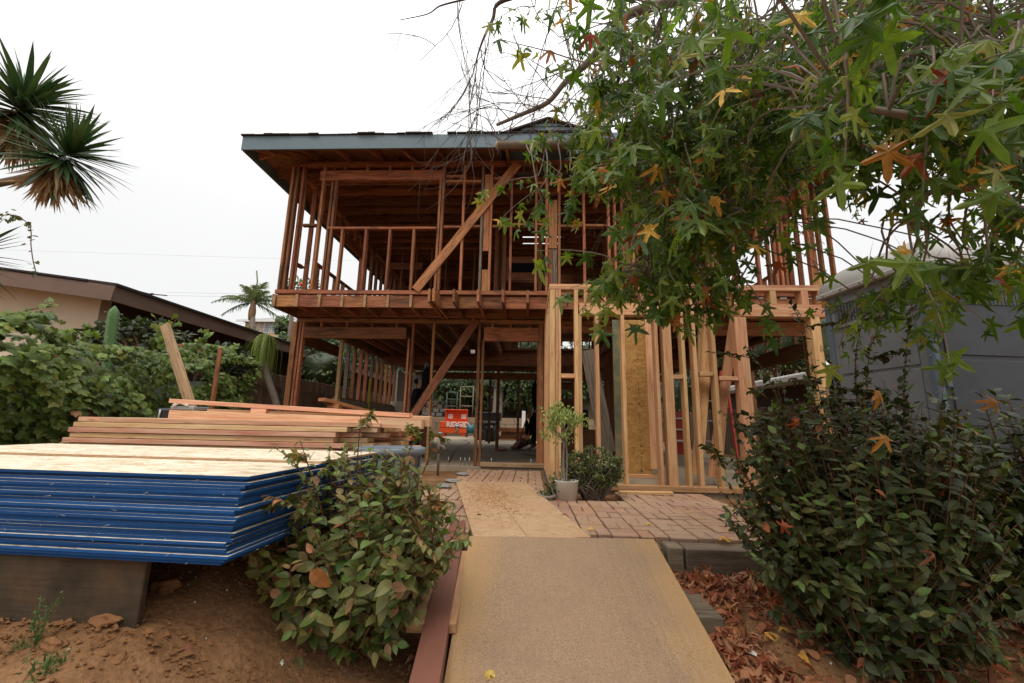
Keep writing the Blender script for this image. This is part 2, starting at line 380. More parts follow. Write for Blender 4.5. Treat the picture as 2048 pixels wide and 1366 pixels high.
# ------------------------------------------------------------------ object helpers
def tag(o, label, cat, group=None, kind=None):
    if label: o['label'] = label
    if cat: o['category'] = cat
    if group: o['group'] = group
    if kind: o['kind'] = kind
    return o
def thing(name, label, cat, loc=(0, 0, 0), group=None):
    o = bpy.data.objects.new(name, None)
    o.empty_display_size = .1
    o.location = loc
    COL.objects.link(o)
    return tag(o, label, cat, group)
def put(o, parent=None, mat=None):
    """link o; its coordinates are world coordinates even under a parent"""
    COL.objects.link(o)
    if mat is not None: o.matrix_basis = mat
    if parent is not None:
        inv = Matrix.Identity(4); p = parent
        inv = (WORLD.get(p.name) or Matrix.Translation(p.location)).inverted()
        o.parent = parent
        o.matrix_parent_inverse = inv
    WORLD[o.name] = o.matrix_basis.copy()
    return o
WORLD = {}
def mesh(name, verts, faces, mats, smooth=False, idx=None):
    me = bpy.data.meshes.new(name)
    me.from_pydata([tuple(v) for v in verts], [], faces)
    for mt in (mats if isinstance(mats, (list, tuple)) else [mats]): me.materials.append(MATS[mt])
    if idx is not None: me.polygons.foreach_set('material_index', idx)
    if smooth: me.polygons.foreach_set('use_smooth', [True] * len(me.polygons))
    me.update()
    return me
def obj(name, verts, faces, mats, parent=None, smooth=False, idx=None, mat=None):
    return put(bpy.data.objects.new(name, mesh(name, verts, faces, mats, smooth, idx)), parent, mat)
def bm_obj(name, bm, mats, parent=None, smooth=False, mat=None):
    me = bpy.data.meshes.new(name); bm.to_mesh(me); bm.free()
    for mt in (mats if isinstance(mats, (list, tuple)) else [mats]): me.materials.append(MATS[mt])
    if smooth: me.polygons.foreach_set('use_smooth', [True] * len(me.polygons))
    return put(bpy.data.objects.new(name, me), parent, mat)

def box_bm(dx, dy, dz, ch=.002, bm=None, off=(0, 0, 0)):
    new = bm is None
    if new: bm = bmesh.new()
    r = bmesh.ops.create_cube(bm, size=1.0)
    vs = r['verts']
    for v in vs: v.co = Vector((v.co.x * dx + off[0], v.co.y * dy + off[1], v.co.z * dz + off[2]))
    if ch:
        es = list({e for v in vs for e in v.link_edges})
        bmesh.ops.bevel(bm, geom=es, offset=min(ch, dx * .2, dy * .2, dz * .2), segments=1, affect='EDGES', profile=.5)
    return bm
def frame_of(a, b, up):
    x = (Vector(b) - Vector(a)); ln = x.length; x.normalize()
    z = Vector(up); z = (z - x * z.dot(x)).normalized(); y = z.cross(x)
    M = Matrix.Identity(4); c = (Vector(a) + Vector(b)) / 2
    for i in range(3): M[i][0] = x[i]; M[i][1] = y[i]; M[i][2] = z[i]; M[i][3] = c[i]
    return M, ln
def board(name, a, b, w, t, mat, parent=None, up=(0, 0, 1), ch=.002):
    """timber from a to b, w wide, t thick along up"""
    M, ln = frame_of(a, b, up)
    return bm_obj(name, box_bm(ln, w, t, ch), mat, parent, mat=M)
J = lambda s=.003: random.uniform(-s, s)
def stud(parent, X, Y, z0, z1, w=.038, d=.089, mat='old_wood', name='stud', lean=0, j=.003):
    return board(name, (X + J(j), Y + d / 2 + J(j), z0), (X + lean + J(j), Y + d / 2 + J(j), z1), w, d, mat, parent, (0, 1, 0))
def beamx(parent, x0, x1, Y, z0, z1, d=.038, mat='old_wood', name='header', j=.002):
    return board(name, (x0, Y + d / 2 + J(j), (z0 + z1) / 2 + J(j)), (x1, Y + d / 2 + J(j), (z0 + z1) / 2 + J(j)), d, z1 - z0, mat, parent)
def beamy(parent, y0, y1, X, z0, z1, w=.038, mat='old_wood', name='joist', j=.002):
    return board(name, (X + J(j), y0, (z0 + z1) / 2 + J(j)), (X + J(j), y1, (z0 + z1) / 2 + J(j)), w, z1 - z0, mat, parent)
def block(name, lo, hi, mat, parent=None, ch=.003):
    c = [(l + h) / 2 for l, h in zip(lo, hi)]
    return bm_obj(name, box_bm(*[h - l for l, h in zip(lo, hi)], ch), mat, parent, mat=Matrix.Translation(c))

def tube_geo(paths, sides=6):
    """paths: list of (points, radii); returns verts, faces of tapered tubes"""
    V, F = [], []
    for pts, rad in paths:
        pts = [Vector(p) for p in pts]
        n0 = len(V); ref = Vector((.31, .17, .93))
        for k, p in enumerate(pts):
            d = (pts[min(k + 1, len(pts) - 1)] - pts[max(k - 1, 0)])
            if d.length < 1e-9: d = Vector((0, 0, 1))
            d.normalize()
            if abs(d.dot(ref)) > .95: ref = Vector((.9, .3, .1))
            u = d.cross(ref).normalized(); w = d.cross(u)
            r = rad[k] if isinstance(rad, (list, tuple)) else rad
            for s in range(sides):
                a = 2 * math.pi * s / sides
                V.append(p + u * (r * math.cos(a)) + w * (r * math.sin(a)))
        for k in range(len(pts) - 1):
            for s in range(sides):
                a = n0 + k * sides + s; b2 = n0 + k * sides + (s + 1) % sides
                F.append((a, b2, b2 + sides, a + sides))
        F.append(tuple(n0 + s for s in range(sides))[::-1])
        F.append(tuple(n0 + (len(pts) - 1) * sides + s for s in range(sides)))
    return V, F
def tube(name, pts, rad, mat, parent=None, sides=8, smooth=True):
    V, F = tube_geo([(pts, rad)], sides)
    return obj(name, V, F, mat, parent, smooth)
def smooth_path(pts, n=6):
    """Catmull-Rom through pts"""
    P = [Vector(p) for p in pts]; P = [P[0] * 2 - P[1]] + P + [P[-1] * 2 - P[-2]]
    o = []
    for k in range(1, len(P) - 2):
        for s in range(n):
            t = s / n
            o.append(.5 * ((2 * P[k]) + (P[k + 1] - P[k - 1]) * t + (2 * P[k - 1] - 5 * P[k] + 4 * P[k + 1] - P[k + 2]) * t * t + (3 * P[k] - P[k - 1] - 3 * P[k + 1] + P[k + 2]) * t ** 3))
    o.append(P[-2]); return o
def taper(n, a, b): return [a + (b - a) * k / max(1, n - 1) for k in range(n)]
def lathe(name, prof, mat, parent=None, loc=(0, 0, 0), n=28, smooth=True):
    V, F = [], []
    for r, z in prof:
        for k in range(n):
            a = 2 * math.pi * k / n; V.append((r * math.cos(a), r * math.sin(a), z))
    for i in range(len(prof) - 1):
        for k in range(n):
            a = i * n + k; b2 = i * n + (k + 1) % n
            F.append((a, b2, b2 + n, a + n))
    return obj(name, V, F, mat, parent, smooth, mat=Matrix.Translation(loc))

# ------------------------------------------------------------------ leaves
def star_leaf(curl=.15, seed=0):
    rs = random.Random(seed)
    ang = [-36, 27, 90, 153, 216]; ln = [.66, .95, 1.08, .95, .66]; zl = [rs.uniform(-.5, .25) for _ in range(5)]
    pts = []
    c = (0, .28)
    pts.append((0.02, 0.0))
    for k, (a, l) in enumerate(zip(ang, ln)):
        l *= rs.uniform(.82, 1.1); a += rs.uniform(-9, 9)
        for da, f in ((-15, .50), (-9, .75), (0, 1), (9, .75), (15, .50)):
            r = l * f * .72; q = math.radians(a + da)
            pts.append((c[0] + r * math.cos(q), c[1] + r * math.sin(q)))
        if k < 4:
            q = math.radians((ang[k] + ang[k + 1]) / 2); pts.append((c[0] + .19 * math.cos(q), c[1] + .19 * math.sin(q)))
    pts.append((-0.02, 0.0))
    def lob(x, y):
        q = math.degrees(math.atan2(y - c[1], x - c[0])); q = q + 360 if q < -60 else q
        return zl[min(range(5), key=lambda i: abs(ang[i] - q))]
    V = [(c[0], c[1], 0.0)] + [(x, y, (-curl + lob(x, y) * .8) * ((x - c[0]) ** 2 + (y - c[1]) ** 2) ** .9 + .02 * rs.uniform(-1, 1) + (0 if k_ in (2 + 1, 2 + 7, 2 + 13, 2 + 19, 2 + 25) else -.055)) for k_, (x, y) in enumerate(pts)]
    F = [(0, k, k + 1) for k in range(1, len(pts))]
    n = len(V)
    V += [(-.008, .02, 0), (.008, .02, 0), (.0, -.55, .06)]; F.append((n, n + 1, n + 2))
    return np.array(V), F
def oval_leaf(wd=.5, fold=.16, droop=.18, seed=0):
    rs = random.Random(seed)
    V, F = [], []
    prof = [(0, 0.02), (.2, .75), (.42, 1.0), (.66, .8), (.86, .36), (1.0, .0)]
    for t, w in prof:
        z = -droop * t * t; x = wd / 2 * w
        V += [(-x, t, z + fold * x * 1.5), (0, t, z), (x, t, z + fold * x * 1.5)]
    for k in range(len(prof) - 1):
        a = 3 * k
        F += [(a, a + 1, a + 4, a + 3), (a + 1, a + 2, a + 5, a + 4)]
    return np.array(V), F
def ivy_leaf_t(seed=0):
    rs = random.Random(seed)
    o = [(.02, .02), (.26, -.12), (.52, .10), (.42, .34), (.50, .52), (.24, .60), (0, 1.0), (-.24, .60), (-.50, .52), (-.42, .34), (-.52, .10), (-.26, -.12), (-.02, .02)]
    V = [(0, .3, 0.03)] + [(x * rs.uniform(.9, 1.1), y, -.22 * abs(x) - .12 * max(0, y - .5) + rs.uniform(-.03, .03)) for x, y in o]
    F = [(0, k, k + 1) for k in range(1, len(o))]
    return np.array(V), F
def blade_leaf(w=.09, droop=.15, n=4):
    V, F = [], []
    for k in range(n + 1):
        t = k / n; x = w / 2 * (min(1, .7 + t * 2) if t < .25 else (1 - ((t - .25) / .75) ** 2.2))
        V += [(-x, t, -droop * t * t + .35 * x), (0, t, -droop * t * t), (x, t, -droop * t * t + .35 * x)]
    for k in range(n):
        a = 3 * k; F += [(a, a + 1, a + 4, a + 3), (a + 1, a + 2, a + 5, a + 4)]
    return np.array(V), F
def small_leaf():
    return np.array([(0, 0, 0), (.26, .45, .05), (0, 1, -.1), (-.26, .45, .05)]), [(0, 1, 2, 3)]

def norm(a): return a / np.maximum(np.linalg.norm(a, axis=-1, keepdims=True), 1e-9)
def axes(tip, nor):
    y = norm(tip); z = norm(nor - y * (nor * y).sum(-1, keepdims=True)); x = np.cross(y, z); return x, y, z
def visible_score(pos, size, cell=16):
    px, py, d = project(pos)
    ok = (px > -20) & (px < 2068) & (py > -20) & (py < 1386) & (d > .1)
    key = (px // cell).astype(int) * 4096 + (py // cell).astype(int)
    best = {}
    for i in np.argsort(d):
        if ok[i] and key[i] not in best: best[key[i]] = i
    s = np.where(ok, size / np.maximum(d, .1) * .02, 0)
    for i in best.values(): s[i] = size[i] / d[i]
    return s, set(best.values())
def joined(name, temps, pos, tip, nor, size, tint, mat_of, mats, parent, kind='stuff'):
    V, F, IDX, T = [], [], [], []
    x, y, z = axes(tip, nor); off = 0
    for ti, (tv, tf) in enumerate(temps):
        sel = np.arange(ti, len(pos), len(temps))
        if not len(sel): continue
        s = size[sel, None, None]
        vv = pos[sel, None] + s * (tv[None, :, 0:1] * x[sel, None] + tv[None, :, 1:2] * y[sel, None] + tv[None, :, 2:3] * z[sel, None])
        n = len(tv); V.append(vv.reshape(-1, 3)); T.append(np.repeat(tint[sel], n))
        for k, i in enumerate(sel):
            o = off + k * n; F += [tuple(q + o for q in f) for f in tf]; IDX += [int(mat_of[i])] * len(tf)
        off += n * len(sel)
    V = np.concatenate(V); T = np.concatenate(T)
    me = bpy.data.meshes.new(name); me.from_pydata(V.tolist(), [], F)
    for mt in mats: me.materials.append(MATS[mt])
    me.polygons.foreach_set('material_index', IDX)
    at_ = me.attributes.new('tint', 'FLOAT', 'POINT'); at_.data.foreach_set('value', T.astype(np.float32))
    o = put(bpy.data.objects.new(name, me), parent)
    if kind: o['kind'] = kind
    return o
SHARED = {}
def leaf_mesh(key, tv, tf, mat):
    k = (key, mat)
    if k not in SHARED:
        SHARED[k] = mesh('leaf', tv, tf, mat)
    return SHARED[k]
def foliage(parent, key, temps, pos, tip, nor, size, mat_of, mats, single=300, name='leaf', rest='foliage', cell=16):
    pos, tip, nor, size, mat_of = map(np.asarray, (pos, tip, nor, size, mat_of))
    tint = RNG.random(len(pos))
    s, vis = visible_score(pos, size, cell)
    order = np.argsort(-s); pick = [i for i in order[:single] if i in vis]
    x, y, z = axes(tip, nor)
    for i in pick:
        tv, tf = temps[i % len(temps)]
        me = leaf_mesh(key + str(i % len(temps)), tv, tf, mats[mat_of[i]])
        M = Matrix.Identity(4)
        for r in range(3):
            M[r][0] = x[i][r] * size[i]; M[r][1] = y[i][r] * size[i]; M[r][2] = z[i][r] * size[i]; M[r][3] = pos[i][r]
        put(bpy.data.objects.new(name, me), parent, M)
    keep = np.ones(len(pos), bool); keep[pick] = False
    if keep.any(): joined(rest, temps, pos[keep], tip[keep], nor[keep], size[keep], tint[keep], mat_of[keep], mats, parent)
def rv(n=None, s=1.0): return RNG.normal(size=(3,) if n is None else (n, 3)) * s
# ================================================================== GROUND
def lerp(a, b, t): return a + (b - a) * t
def sst(a, b, x):
    t = min(1, max(0, (x - a) / (b - a))); return t * t * (3 - 2 * t)
def rampground(Y):
    pts = [(-50, -1.56), (.2, -1.56), (.9, -1.50), (2.0, -1.20), (2.6, -1.08), (3.3, -1.0), (60, -1.0)]
    for (a, za), (b2, zb) in zip(pts, pts[1:]):
        if Y <= b2: return lerp(za, zb, (Y - a) / (b2 - a))
    return pts[-1][1]
def leftbank(Y):
    pts = [(-50, -1.56), (.2, -1.5), (.9, -1.12), (1.47, -.86), (1.70, -.77), (2.2, -.70), (2.9, -.70), (3.4, -.80), (60, -.80)]
    for (a, za), (b2, zb) in zip(pts, pts[1:]):
        if Y <= b2: return lerp(za, zb, (Y - a) / (b2 - a))
    return pts[-1][1]
def height(X, Y):
    z = lerp(leftbank(Y), rampground(Y), sst(-1.55, -.62, X))
    back = -.875
    z = lerp(z, back, sst(3.15, 3.36, Y)) if X > -1.3 else lerp(z, -.86, sst(3.0, 3.6, Y))
    if X > 1.1 and Y < 3.36: z += .13 * sst(1.6, 3.2, X) * (1 - sst(3.1, 3.36, Y))
    if X < -5: z += .0
    # hillside beyond the yard
    if Y > 25.6: z = lerp(.25, 6.5, sst(25.6, 42, Y)) if Y < 42 else 6.5
    return z
def grid_axis(lo, f0, f1, hi, fine, coarse):
    a = list(np.arange(f0, f1, fine)); x = f0; left = []; st = fine
    while x > lo: st = min(st * 1.35, coarse); x -= st; left.append(x)
    right = []; x = a[-1]; st = fine
    while x < hi: st = min(st * 1.35, coarse); x += st; right.append(x)
    return left[::-1] + a + right
gx = grid_axis(-140, -3.6, 3.4, 140, .035, 12); gy = grid_axis(-60, .9, 3.5, 200, .035, 12)
V, F = [], []
for y in gy:
    for x in gx:
        z = height(x, y)
        near = 1 if (-4 < x < 4 and .3 < y < 3.25) else 0
        if near:
            q = Vector((x, y, 0))
            z += .030 * noise.noise(q * 3.1) + .016 * noise.noise(q * 9) + .010 * abs(noise.noise(q * 21)) + .006 * noise.noise(q * 45)
            if X_on_ramp := (-.55 < x < .95): z -= .05
        V.append((x, y, z))
W_ = len(gx)
for j in range(len(gy) - 1):
    for i in range(W_ - 1):
        a = j * W_ + i; F.append((a, a + 1, a + 1 + W_, a + W_))
g = obj('ground', V, F, 'soil', None, True); g['kind'] = 'structure'
def gz(x, y): return height(x, y)

# house slab and the yard slab behind it
s_ = block('floor_slab', (-4.6, 7.74, -.95), (5.2, 25.0, -.77), 'concrete'); s_['kind'] = 'structure'
s_ = block('porch_slab', (.25, 5.60, -.95), (4.15, 7.73, -.735), 'concrete'); s_['kind'] = 'structure'

# ------------------------------------------------------------------ brick patio: basket weave of separate bricks on a sand bed
patio = bpy.data.objects.new('patio', None); patio.location = (.3, 4.4, -.86); COL.objects.link(patio); patio['kind'] = 'structure'
bed = block('sand_bed', (-1.55, 3.36, -.93), (2.1, 7.72, -.852), 'soil', patio, 0)
bricks = []
S = .212
iy = 0; y = 3.37
while y < 7.55:
    ix = 0; x = -1.5
    while x < 2.0:
        cx, cy = x + S / 2, y + S / 2
        inside = (cy < 5.5 or (-1.15 < cx < .12)) and not (.1 < cx < 1.0 and 4.95 < cy < 5.6)
        if inside:
            for k in (-1, 1):
                if (ix + iy) % 2 == 0: bricks.append((cx, cy + k * S / 4, 0))
                else: bricks.append((cx + k * S / 4, cy, math.pi / 2))
        x += S; ix += 1
    y += S; iy += 1
bpos = np.array([(b_[0], b_[1], -.8) for b_ in bricks])
sc_, vis_ = visible_score(bpos, np.full(len(bpos), .2), 8)
hid = lambda p: (-.95 < p[0] < .35 and p[1] < 6.0)
order = sorted(range(len(bricks)), key=lambda i: (hid(bpos[i]), -sc_[i]))
bme = []
for q in range(4):
    bmx = box_bm(.201 - .002 * q, .0965, .06, .004 + .001 * q); me = bpy.data.meshes.new('brick'); bmx.to_mesh(me); bmx.free(); me.materials.append(MATS['brick']); bme.append(me)
rest = bmesh.new()
for n, i in enumerate(order):
    cx, cy, r = bricks[i]
    z = -.832 + random.uniform(-.004, .004) + .012 * noise.noise(Vector((cx * 1.3, cy * 1.3, 0)))
    M = Matrix.Translation((cx + J(.002), cy + J(.002), z)) @ Matrix.Rotation(r + J(.02), 4, 'Z') @ Matrix.Rotation(J(.012), 4, 'X') @ Matrix.Rotation(J(.012), 4, 'Y')
    if n < 300: put(bpy.data.objects.new('brick', bme[n % 4]), patio, M)
    else:
        t = bmesh.new(); t.from_mesh(bme[n % 4]); t.transform(M); tm = bpy.data.meshes.new('t'); t.to_mesh(tm); t.free(); rest.from_mesh(tm); bpy.data.meshes.remove(tm)
o = bm_obj('brickwork', rest, 'brick', patio); o['kind'] = 'stuff'

# ================================================================== HOUSE
XL, XR, YF, YL, YB = -4.55, 5.16, 7.0, 7.8, 16.5      # left, right, upper front, lower front, back
Z0, ZP = -.77, 1.93                                    # slab, lower plate top
ZJ, ZS, ZT = 2.17, 2.24, 4.76                          # rim top, upper sole plate top, upper plate top
house = thing('house_frame', 'two storey house stripped to its red brown timber studs under a blue grey fascia', 'house', (.3, 11, Z0))
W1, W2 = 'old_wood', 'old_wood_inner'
# lower front wall
beamx(house, XL, -1.02, YL, ZP - .076, ZP, .089, W1, 'top_plate'); beamx(house, -.98, XR, YL, ZP - .076, ZP, .089, W1, 'top_plate')
zpl = ZP - .076
def px(x, y, Y): return onY(x, y, Y).x
for x0, w in ((584, .095), (594.5, .042), (600.5, .04)):
    X = px(x0, 700, YL); stud(house, X, YL + J(.004), Z0 if w > .1 else Z0 + (.62 if w == .04 else 0), zpl, w, .1, W1, 'post' if w > .1 else 'stud')
hz0, hz1 = .198 * YL, .226 * YL
beamx(house, px(604, 664, YL), px(812, 664, YL), YL + .004, hz0, hz1, .085, W1, 'header')
for x0 in (643, 694, 745, 793): stud(house, px(x0, 645, YL), YL, hz1, zpl, .038, .085, W1, 'cripple_stud')
stud(house, px(815, 720, YL), YL, Z0, hz0, .038, .089, W1); stud(house, px(822.5, 720, YL), YL, Z0, zpl, .040, .089, W1)
stud(house, px(864, 720, YL), YL, Z0, zpl, .042, .089, W1)
stud(house, px(955.5, 760, YL), YL, Z0, zpl, .052, .089, W1); stud(house, px(963.5, 780, YL), YL - .01, Z0, hz0 - .0, .042, .089, W1)
dz0, dz1 = onY(1016, 682, YL).z, onY(1016, 655, YL).z
beamx(house, px(968, 667, YL), px(1078, 667, YL), YL, dz0, dz1, .089, W1, 'header')
for x0 in (985, 1022, 1060): stud(house, px(x0, 650, YL), YL, dz1, zpl, .038, .089, W1, 'cripple_stud')
stud(house, px(1082, 780, YL), YL, Z0, zpl, .075, .089, W1); stud(house, px(1076, 780, YL), YL + .1, Z0, zpl, .04, .089, W2)
M_ = block('door_threshold', (px(961, 930, YL), YL - .09, -.765), (px(1087, 930, YL), YL - .01, -.69), 'weathered_post', house)
beamx(house, px(1118, 655, YL), px(1226, 655, YL), YL, onY(1170, 666, YL).z, onY(1170, 645, YL).z, .089, W1, 'header')
stud(house, px(1118, 700, YL) - .03, YL, Z0, zpl, .06, .089, W1); stud(house, px(1226, 700, YL) + .02, YL, Z0, zpl, .05, .089, W1)
beamx(house, px(1395, 660, YL), px(1616, 660, YL), YL, onY(1550, 671, YL).z, onY(1550, 648, YL).z, .089, W1, 'header')
for X in np.arange(px(1410, 640, YL), px(1612, 640, YL), .406): stud(house, X, YL, onY(1550, 648, YL).z, zpl, .038, .089, W1, 'cripple_stud')
for x0, w in ((1392, .05), (1622, .075), (1636, .05), (1649, .06)): stud(house, px(x0, 730, YL), YL, Z0, zpl, w, .089, W1, 'post' if w > .07 else 'stud')
# let-in brace, lower
a, b_ = onY(953, 640, YL - .012), onY(785, 893, YL - .012)
board('brace', a, b_, .15, .032, W1, house, (0, 1, 0))
stud(house, px(677, 740, 7.95), 7.95, -.15, hz0, .06, .075, 'tan_plank', 'shoring_post')
tg = onY(947, 703, YL - .02); block('paper_tag', (tg.x - .05, YL - .03, tg.z - .035), (tg.x + .03, YL - .022, tg.z + .03), 'label_white', house, 0)
# lower side walls
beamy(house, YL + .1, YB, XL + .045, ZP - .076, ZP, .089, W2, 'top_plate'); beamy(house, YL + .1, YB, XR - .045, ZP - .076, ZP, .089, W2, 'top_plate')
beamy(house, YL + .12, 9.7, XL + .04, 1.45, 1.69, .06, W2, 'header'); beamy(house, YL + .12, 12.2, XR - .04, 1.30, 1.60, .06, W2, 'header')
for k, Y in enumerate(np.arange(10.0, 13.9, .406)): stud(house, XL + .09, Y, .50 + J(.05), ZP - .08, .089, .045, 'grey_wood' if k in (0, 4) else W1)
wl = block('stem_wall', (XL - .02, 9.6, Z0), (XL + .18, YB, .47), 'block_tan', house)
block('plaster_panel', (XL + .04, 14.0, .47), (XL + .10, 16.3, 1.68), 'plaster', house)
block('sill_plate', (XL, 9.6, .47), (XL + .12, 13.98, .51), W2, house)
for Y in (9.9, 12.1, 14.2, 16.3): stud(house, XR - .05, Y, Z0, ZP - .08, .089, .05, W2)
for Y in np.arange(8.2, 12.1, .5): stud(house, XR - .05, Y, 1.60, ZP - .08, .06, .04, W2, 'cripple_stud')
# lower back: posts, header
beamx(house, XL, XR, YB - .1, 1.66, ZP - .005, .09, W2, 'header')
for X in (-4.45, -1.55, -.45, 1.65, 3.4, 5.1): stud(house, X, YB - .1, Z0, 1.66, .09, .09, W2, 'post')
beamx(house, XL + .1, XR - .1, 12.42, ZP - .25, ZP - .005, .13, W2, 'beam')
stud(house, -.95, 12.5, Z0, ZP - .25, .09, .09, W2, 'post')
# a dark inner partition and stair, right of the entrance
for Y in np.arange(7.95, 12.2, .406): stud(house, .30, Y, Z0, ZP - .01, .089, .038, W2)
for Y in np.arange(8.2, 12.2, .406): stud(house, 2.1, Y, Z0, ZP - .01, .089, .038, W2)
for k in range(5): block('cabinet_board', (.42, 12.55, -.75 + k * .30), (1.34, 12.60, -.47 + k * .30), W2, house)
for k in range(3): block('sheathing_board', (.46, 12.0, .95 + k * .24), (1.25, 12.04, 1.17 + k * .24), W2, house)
# floor joists: front bays run to the street, back bays run across
jx = [XL + .02 + .4064 * k for k in range(24)]
for k, X in enumerate(jx):
    p = project(Vector((X, YF, 2.1)))[0]
    out = .014
    if 840 < p < 1098: out = .36 + J(.05)
    if p > 1098: out = -.04
    if p < 840: block('joist_end', (X - .022, YF - .0185, ZP + .008), (X + .022, YF - .0145, ZJ - .01), 'weathered_post', house, .001)
    well = -.75 < X < 1.75
    beamy(house, YF - out, 10.55 if well else 12.4, X, ZP + .01, ZJ - .012, .042, W1 if out > 0 else W2, 'joist', .002)
for X in (px(868, 600, 6.85),): beamy(house, YF - .40, 8.2, X + .045, ZP + .01, ZJ - .012, .042, W1, 'joist')
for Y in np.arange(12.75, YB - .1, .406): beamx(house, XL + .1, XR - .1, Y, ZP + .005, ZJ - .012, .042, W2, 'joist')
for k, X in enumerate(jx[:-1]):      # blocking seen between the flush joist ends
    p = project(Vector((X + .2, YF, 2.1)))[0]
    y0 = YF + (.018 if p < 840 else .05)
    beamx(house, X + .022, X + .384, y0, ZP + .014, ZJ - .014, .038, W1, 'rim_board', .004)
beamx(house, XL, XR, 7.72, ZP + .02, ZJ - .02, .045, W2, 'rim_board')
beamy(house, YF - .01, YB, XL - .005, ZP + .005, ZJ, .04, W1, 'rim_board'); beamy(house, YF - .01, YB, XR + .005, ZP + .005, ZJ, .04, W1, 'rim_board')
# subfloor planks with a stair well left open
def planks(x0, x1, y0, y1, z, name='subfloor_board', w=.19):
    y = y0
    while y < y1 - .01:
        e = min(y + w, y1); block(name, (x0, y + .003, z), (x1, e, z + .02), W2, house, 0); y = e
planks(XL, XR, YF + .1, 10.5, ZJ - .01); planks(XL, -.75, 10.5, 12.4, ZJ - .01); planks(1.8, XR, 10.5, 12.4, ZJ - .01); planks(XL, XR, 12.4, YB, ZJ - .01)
# upper front wall
for x0, x1 in ((XL, -1.62), (-1.60, 2.2), (2.22, XR)): beamx(house, x0, x1, YF + .003, ZJ + .012, ZS + .012, .089, W1, 'sole_plate')
for x0, x1 in ((XL, -.5), (-.48, 3.1), (3.12, XR)):
    beamx(house, x0, x1, YF, ZT - .076, ZT - .039, .089, W1, 'top_plate'); beamx(house, x0 + .002, x1, YF + .002, ZT - .037, ZT, .089, W1, 'top_plate')
zb, zt_ = ZS + .014, ZT - .078
def ustud(l, r, z0=zb, z1=zt_, name='stud', mat=W1, dy=0):
    a, b2 = px(l, 575, YF), px(r, 575, YF); w = min(.041, max(.034, b2 - a))
    X = a + w / 2 if (l + r) / 2 < 1040 else b2 - w / 2
    stud(house, X, YF + dy, z0, z1, w, .089, mat, name)
uh0, uh1 = .627 * YF, .655 * YF
for l, r in ((553.5, 561), (563.5, 573), (576, 587.5), (620, 632), (873, 880), (917, 922.5), (956, 961.5), (975, 980.5), (1017, 1022), (1068, 1073.5), (1089.5, 1095.5), (1116, 1121.5), (1166, 1172.5), (1217, 1223.5), (1229, 1236), (1246, 1251.5), (1267, 1272), (1316, 1322), (1364, 1370), (1418, 1424), (1426, 1431), (1553, 1561), (1563, 1571), (1573, 1580), (1612, 1632), (1643, 1655), (1662, 1677)):
    ustud(l, r, mat='grey_wood' if l == 956 else W1)
for l, r in ((647, 656), (867, 872.5), (1433, 1438), (1541, 1548)): ustud(l, r, zb, uh0, 'trimmer_stud')
ustud(636, 646, zb, zt_, 'stud', W2, .06)
X0, X1 = px(657, 470, YF), px(872, 470, YF)
beamx(house, px(640, 350, YF), px(886, 350, YF), YF + .006, uh0, uh1, .078, W1, 'header')
zs = .4925 * YF
beamx(house, X0 - .04, X1, YF - .004, zs - .04, zs, .093, W1, 'window_sill')
for l, r in ((670.5, 680), (719, 729.5), (768, 777), (817.5, 826)): ustud(l, r, zb, zs - .042, 'cripple_stud')
for x0 in (690, 735, 780, 825, 862): stud(house, px(x0, 330, YF), YF, uh1, zt_, .036, .08, W1, 'cripple_stud')
X2, X3 = px(1438, 470, YF), px(1541, 470, YF)
beamx(house, X2 - .04, X3 + .04, YF, uh0, uh1, .078, W1, 'header'); beamx(house, X2, X3, YF - .004, zs - .04, zs, .093, W1, 'window_sill')
for l, r in ((1468, 1476), (1517, 1526)): ustud(l, r, zb, zs - .042, 'cripple_stud')
# blocking between studs
for l, r, y in ((588, 619, 449), (561.5, 563, 449), (881, 916, 453), (923, 955, 452), (981, 1016.5, 452), (1022.5, 1067.5, 448), (1074, 1089, 448), (1122, 1165.5, 451), (1173, 1216.5, 450), (1252, 1266, 450), (1272, 1315, 451), (1323, 1363, 449), (1371, 1417, 451), (1581, 1611, 450), (1632.5, 1642, 448), (880.5, 916, 352), (880.5, 955, 362), (981, 1016, 356), (1074, 1089, 365), (1174, 1216, 366)):
    dx = 3.2 * (575 - y) / 250 * (1 if l < 1090 else -1) * abs(l - 1095) / 110
    c0, c1 = onY(l + dx, y, YF), onY(r + dx, y, YF)
    if c1.x - c0.x > .06:
        # re-seat between the studs below
        a_, b2 = px(l, 575, YF), px(r, 575, YF)
        beamx(house, a_, b2, YF + .002, c0.z - .02, c0.z + .02, .085, W1, 'block')
# wide boards set between studs
def vboard(name, lo, hi, mat, parent):
    return board(name, ((lo[0] + hi[0]) / 2, (lo[1] + hi[1]) / 2, lo[2]), ((lo[0] + hi[0]) / 2, (lo[1] + hi[1]) / 2, hi[2]), hi[0] - lo[0], hi[1] - lo[1], mat, parent, (0, 1, 0))
vboard('panel_board', (px(1096.5, 575, YF), YF + .03, 3.05), (px(1115, 575, YF), YF + .055, 3.98), W1, house)
vboard('panel_board', (px(1096.5, 575, YF), YF + .035, zb), (px(1105, 575, YF), YF + .06, 3.03), W1, house)
vboard('panel_board', (px(1105.5, 575, YF), YF + .04, zb), (px(1115, 575, YF), YF + .06, 3.03), 'grey_wood', house)
vboard('panel_board', (px(962, 575, YF), YF + .03, 3.0), (px(974.5, 575, YF), YF + .055, 4.5), W1, house)
vboard('panel_board', (px(962, 575, YF), YF + .035, zb), (px(974.5, 575, YF), YF + .06, 2.65), W1, house)
vboard('panel_board', (px(1252, 575, YF), YF + .03, 2.5), (px(1266, 575, YF), YF + .055, 3.45), W1, house)
board('brace', onY(1036, 327, YF - .01), onY(831, 580, YF - .01), .155, .026, W1, house, (0, 1, 0))
